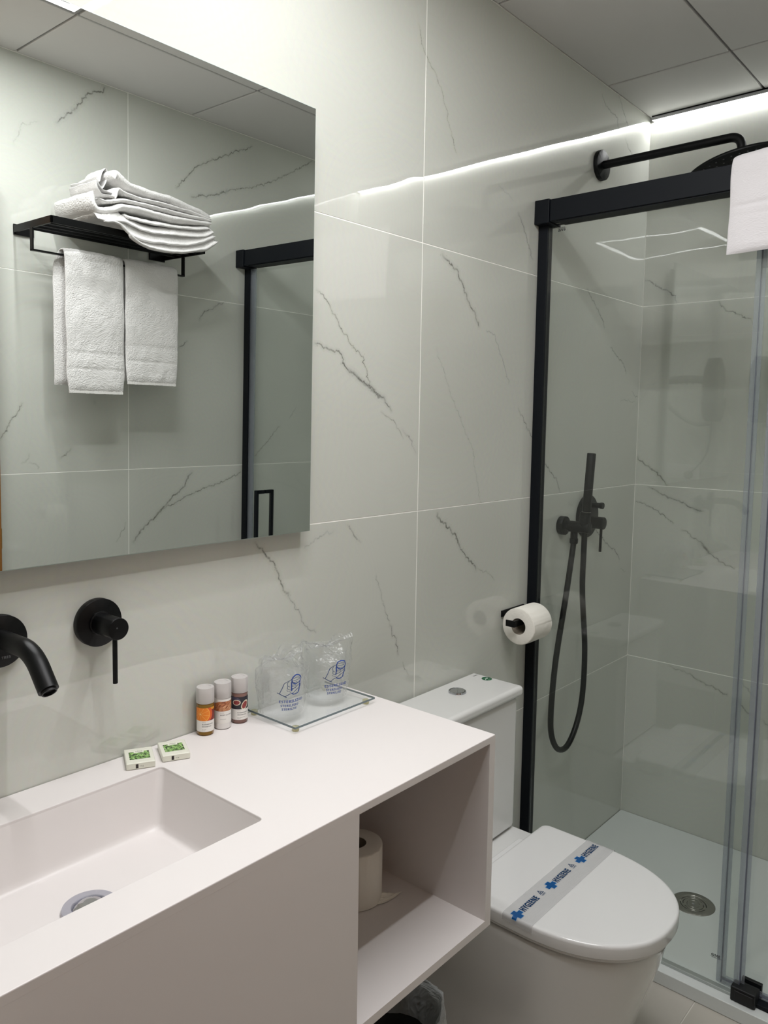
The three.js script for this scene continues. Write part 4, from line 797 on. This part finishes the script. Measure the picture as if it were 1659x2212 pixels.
// ---------------------------------------------------------------- hair dryer beside the mirror (seen in the glass)
{
  const t = thing('hair_dryer', 'dark wall-mounted hair dryer with coiled cord, seen mirrored in the shower glass', 'hair dryer', [XL, 1.44, 0.128]);
  const dark = std({ color: 0x17181b, roughness: 0.3 }), mid = std({ color: 0x232429, roughness: 0.45 });
  const shell = (y, hx, hz, cx = 0.062) => { const o = []; for (let i = 0; i < 36; i++) { const a = i / 36 * 6.2832; o.push([cx + hx * Math.cos(a), y, -hz * Math.sin(a)]); } return o; };
  part('wall_cradle', skin([shell(-0.02, 0.036, 0.03, 0.04), shell(0, 0.042, 0.043, 0.044), shell(0.05, 0.045, 0.05, 0.047), shell(0.078, 0.044, 0.052, 0.046), shell(0.084, 0.04, 0.05, 0.043)]), mid, t);
  part('body', skin([shell(0.07, 0.036, 0.038), shell(0.1, 0.041, 0.045), shell(0.15, 0.043, 0.047), shell(0.2, 0.04, 0.042), shell(0.235, 0.034, 0.032), shell(0.252, 0.03, 0.026), shell(0.253, 0.022, 0.02), shell(0.24, 0.018, 0.018)]), dark, t);
  part('nozzle_ring', new THREE.TorusGeometry(0.025, 0.002, 10, 36).rotateX(Math.PI / 2).translate(0.062, 0.252, 0), M.chrome, t);
  part('handle', tube([[0.062, 0.158, 0.035], [0.064, 0.162, 0.09], [0.064, 0.160, 0.15], [0.062, 0.154, 0.205]], 0.0165, 30, 20), dark, t);
  part('finger_grip', [0, 1, 2, 3].map((k) => new THREE.SphereGeometry(0.0075, 14, 10).translate(0.064, 0.146, 0.09 + k * 0.024)), mid, t);
  const coil = new THREE.CatmullRomCurve3([V(0.062, 0.154, 0.205), V(0.062, 0.13, 0.226), V(0.06, 0.085, 0.222), V(0.058, 0.02, 0.165), V(0.052, -0.034, 0.07), V(0.046, -0.03, 0.012)]);
  const turns = 46, hel = []; const fr = coil.computeFrenetFrames(460, false);
  for (let i = 0; i <= 460; i++) { const p = coil.getPointAt(i / 460), a = i / 460 * turns * 6.2832; hel.push(p.addScaledVector(fr.normals[i], 0.0068 * Math.cos(a)).addScaledVector(fr.binormals[i], 0.0068 * Math.sin(a))); }
  part('coiled_cord', new THREE.TubeGeometry(new THREE.CatmullRomCurve3(hel), 1400, 0.0021, 6, false), mid, t);
  part('power_cord', tube([[0.044, -0.02, 0.004], [0.044, -0.1, 0.004], [0.045, -0.17, 0.018], [0.042, -0.225, 0.055], [0.038, -0.262, 0.092]], 0.003, 50, 10), mid, t);
  part('plug', knob(0.018, 0.008, 0.034, 0.004, 32).rotateY(Math.PI / 2).translate(0, -0.262, 0.095), mid, t);
}
{
  const t = thing('wall_socket', 'white rectangular wall socket plate below the hair dryer', 'socket', [XL, 1.192, 0.252]);
  t.rotation.y = Math.PI / 2;
  part('plate', rbox(0.15, 0.066, 0.009, 0.002).translate(0, 0, 0.0052), std({ color: 0xe2e1dd, roughness: 0.3 }), t);
  for (const x of [-0.036, 0.036]) part('insert', [rbox(0.05, 0.05, 0.004, 0.002).translate(x, 0, 0.0098)], std({ color: 0xd6d5d1, roughness: 0.3 }), t);
}

renderer.render(scene, camera);
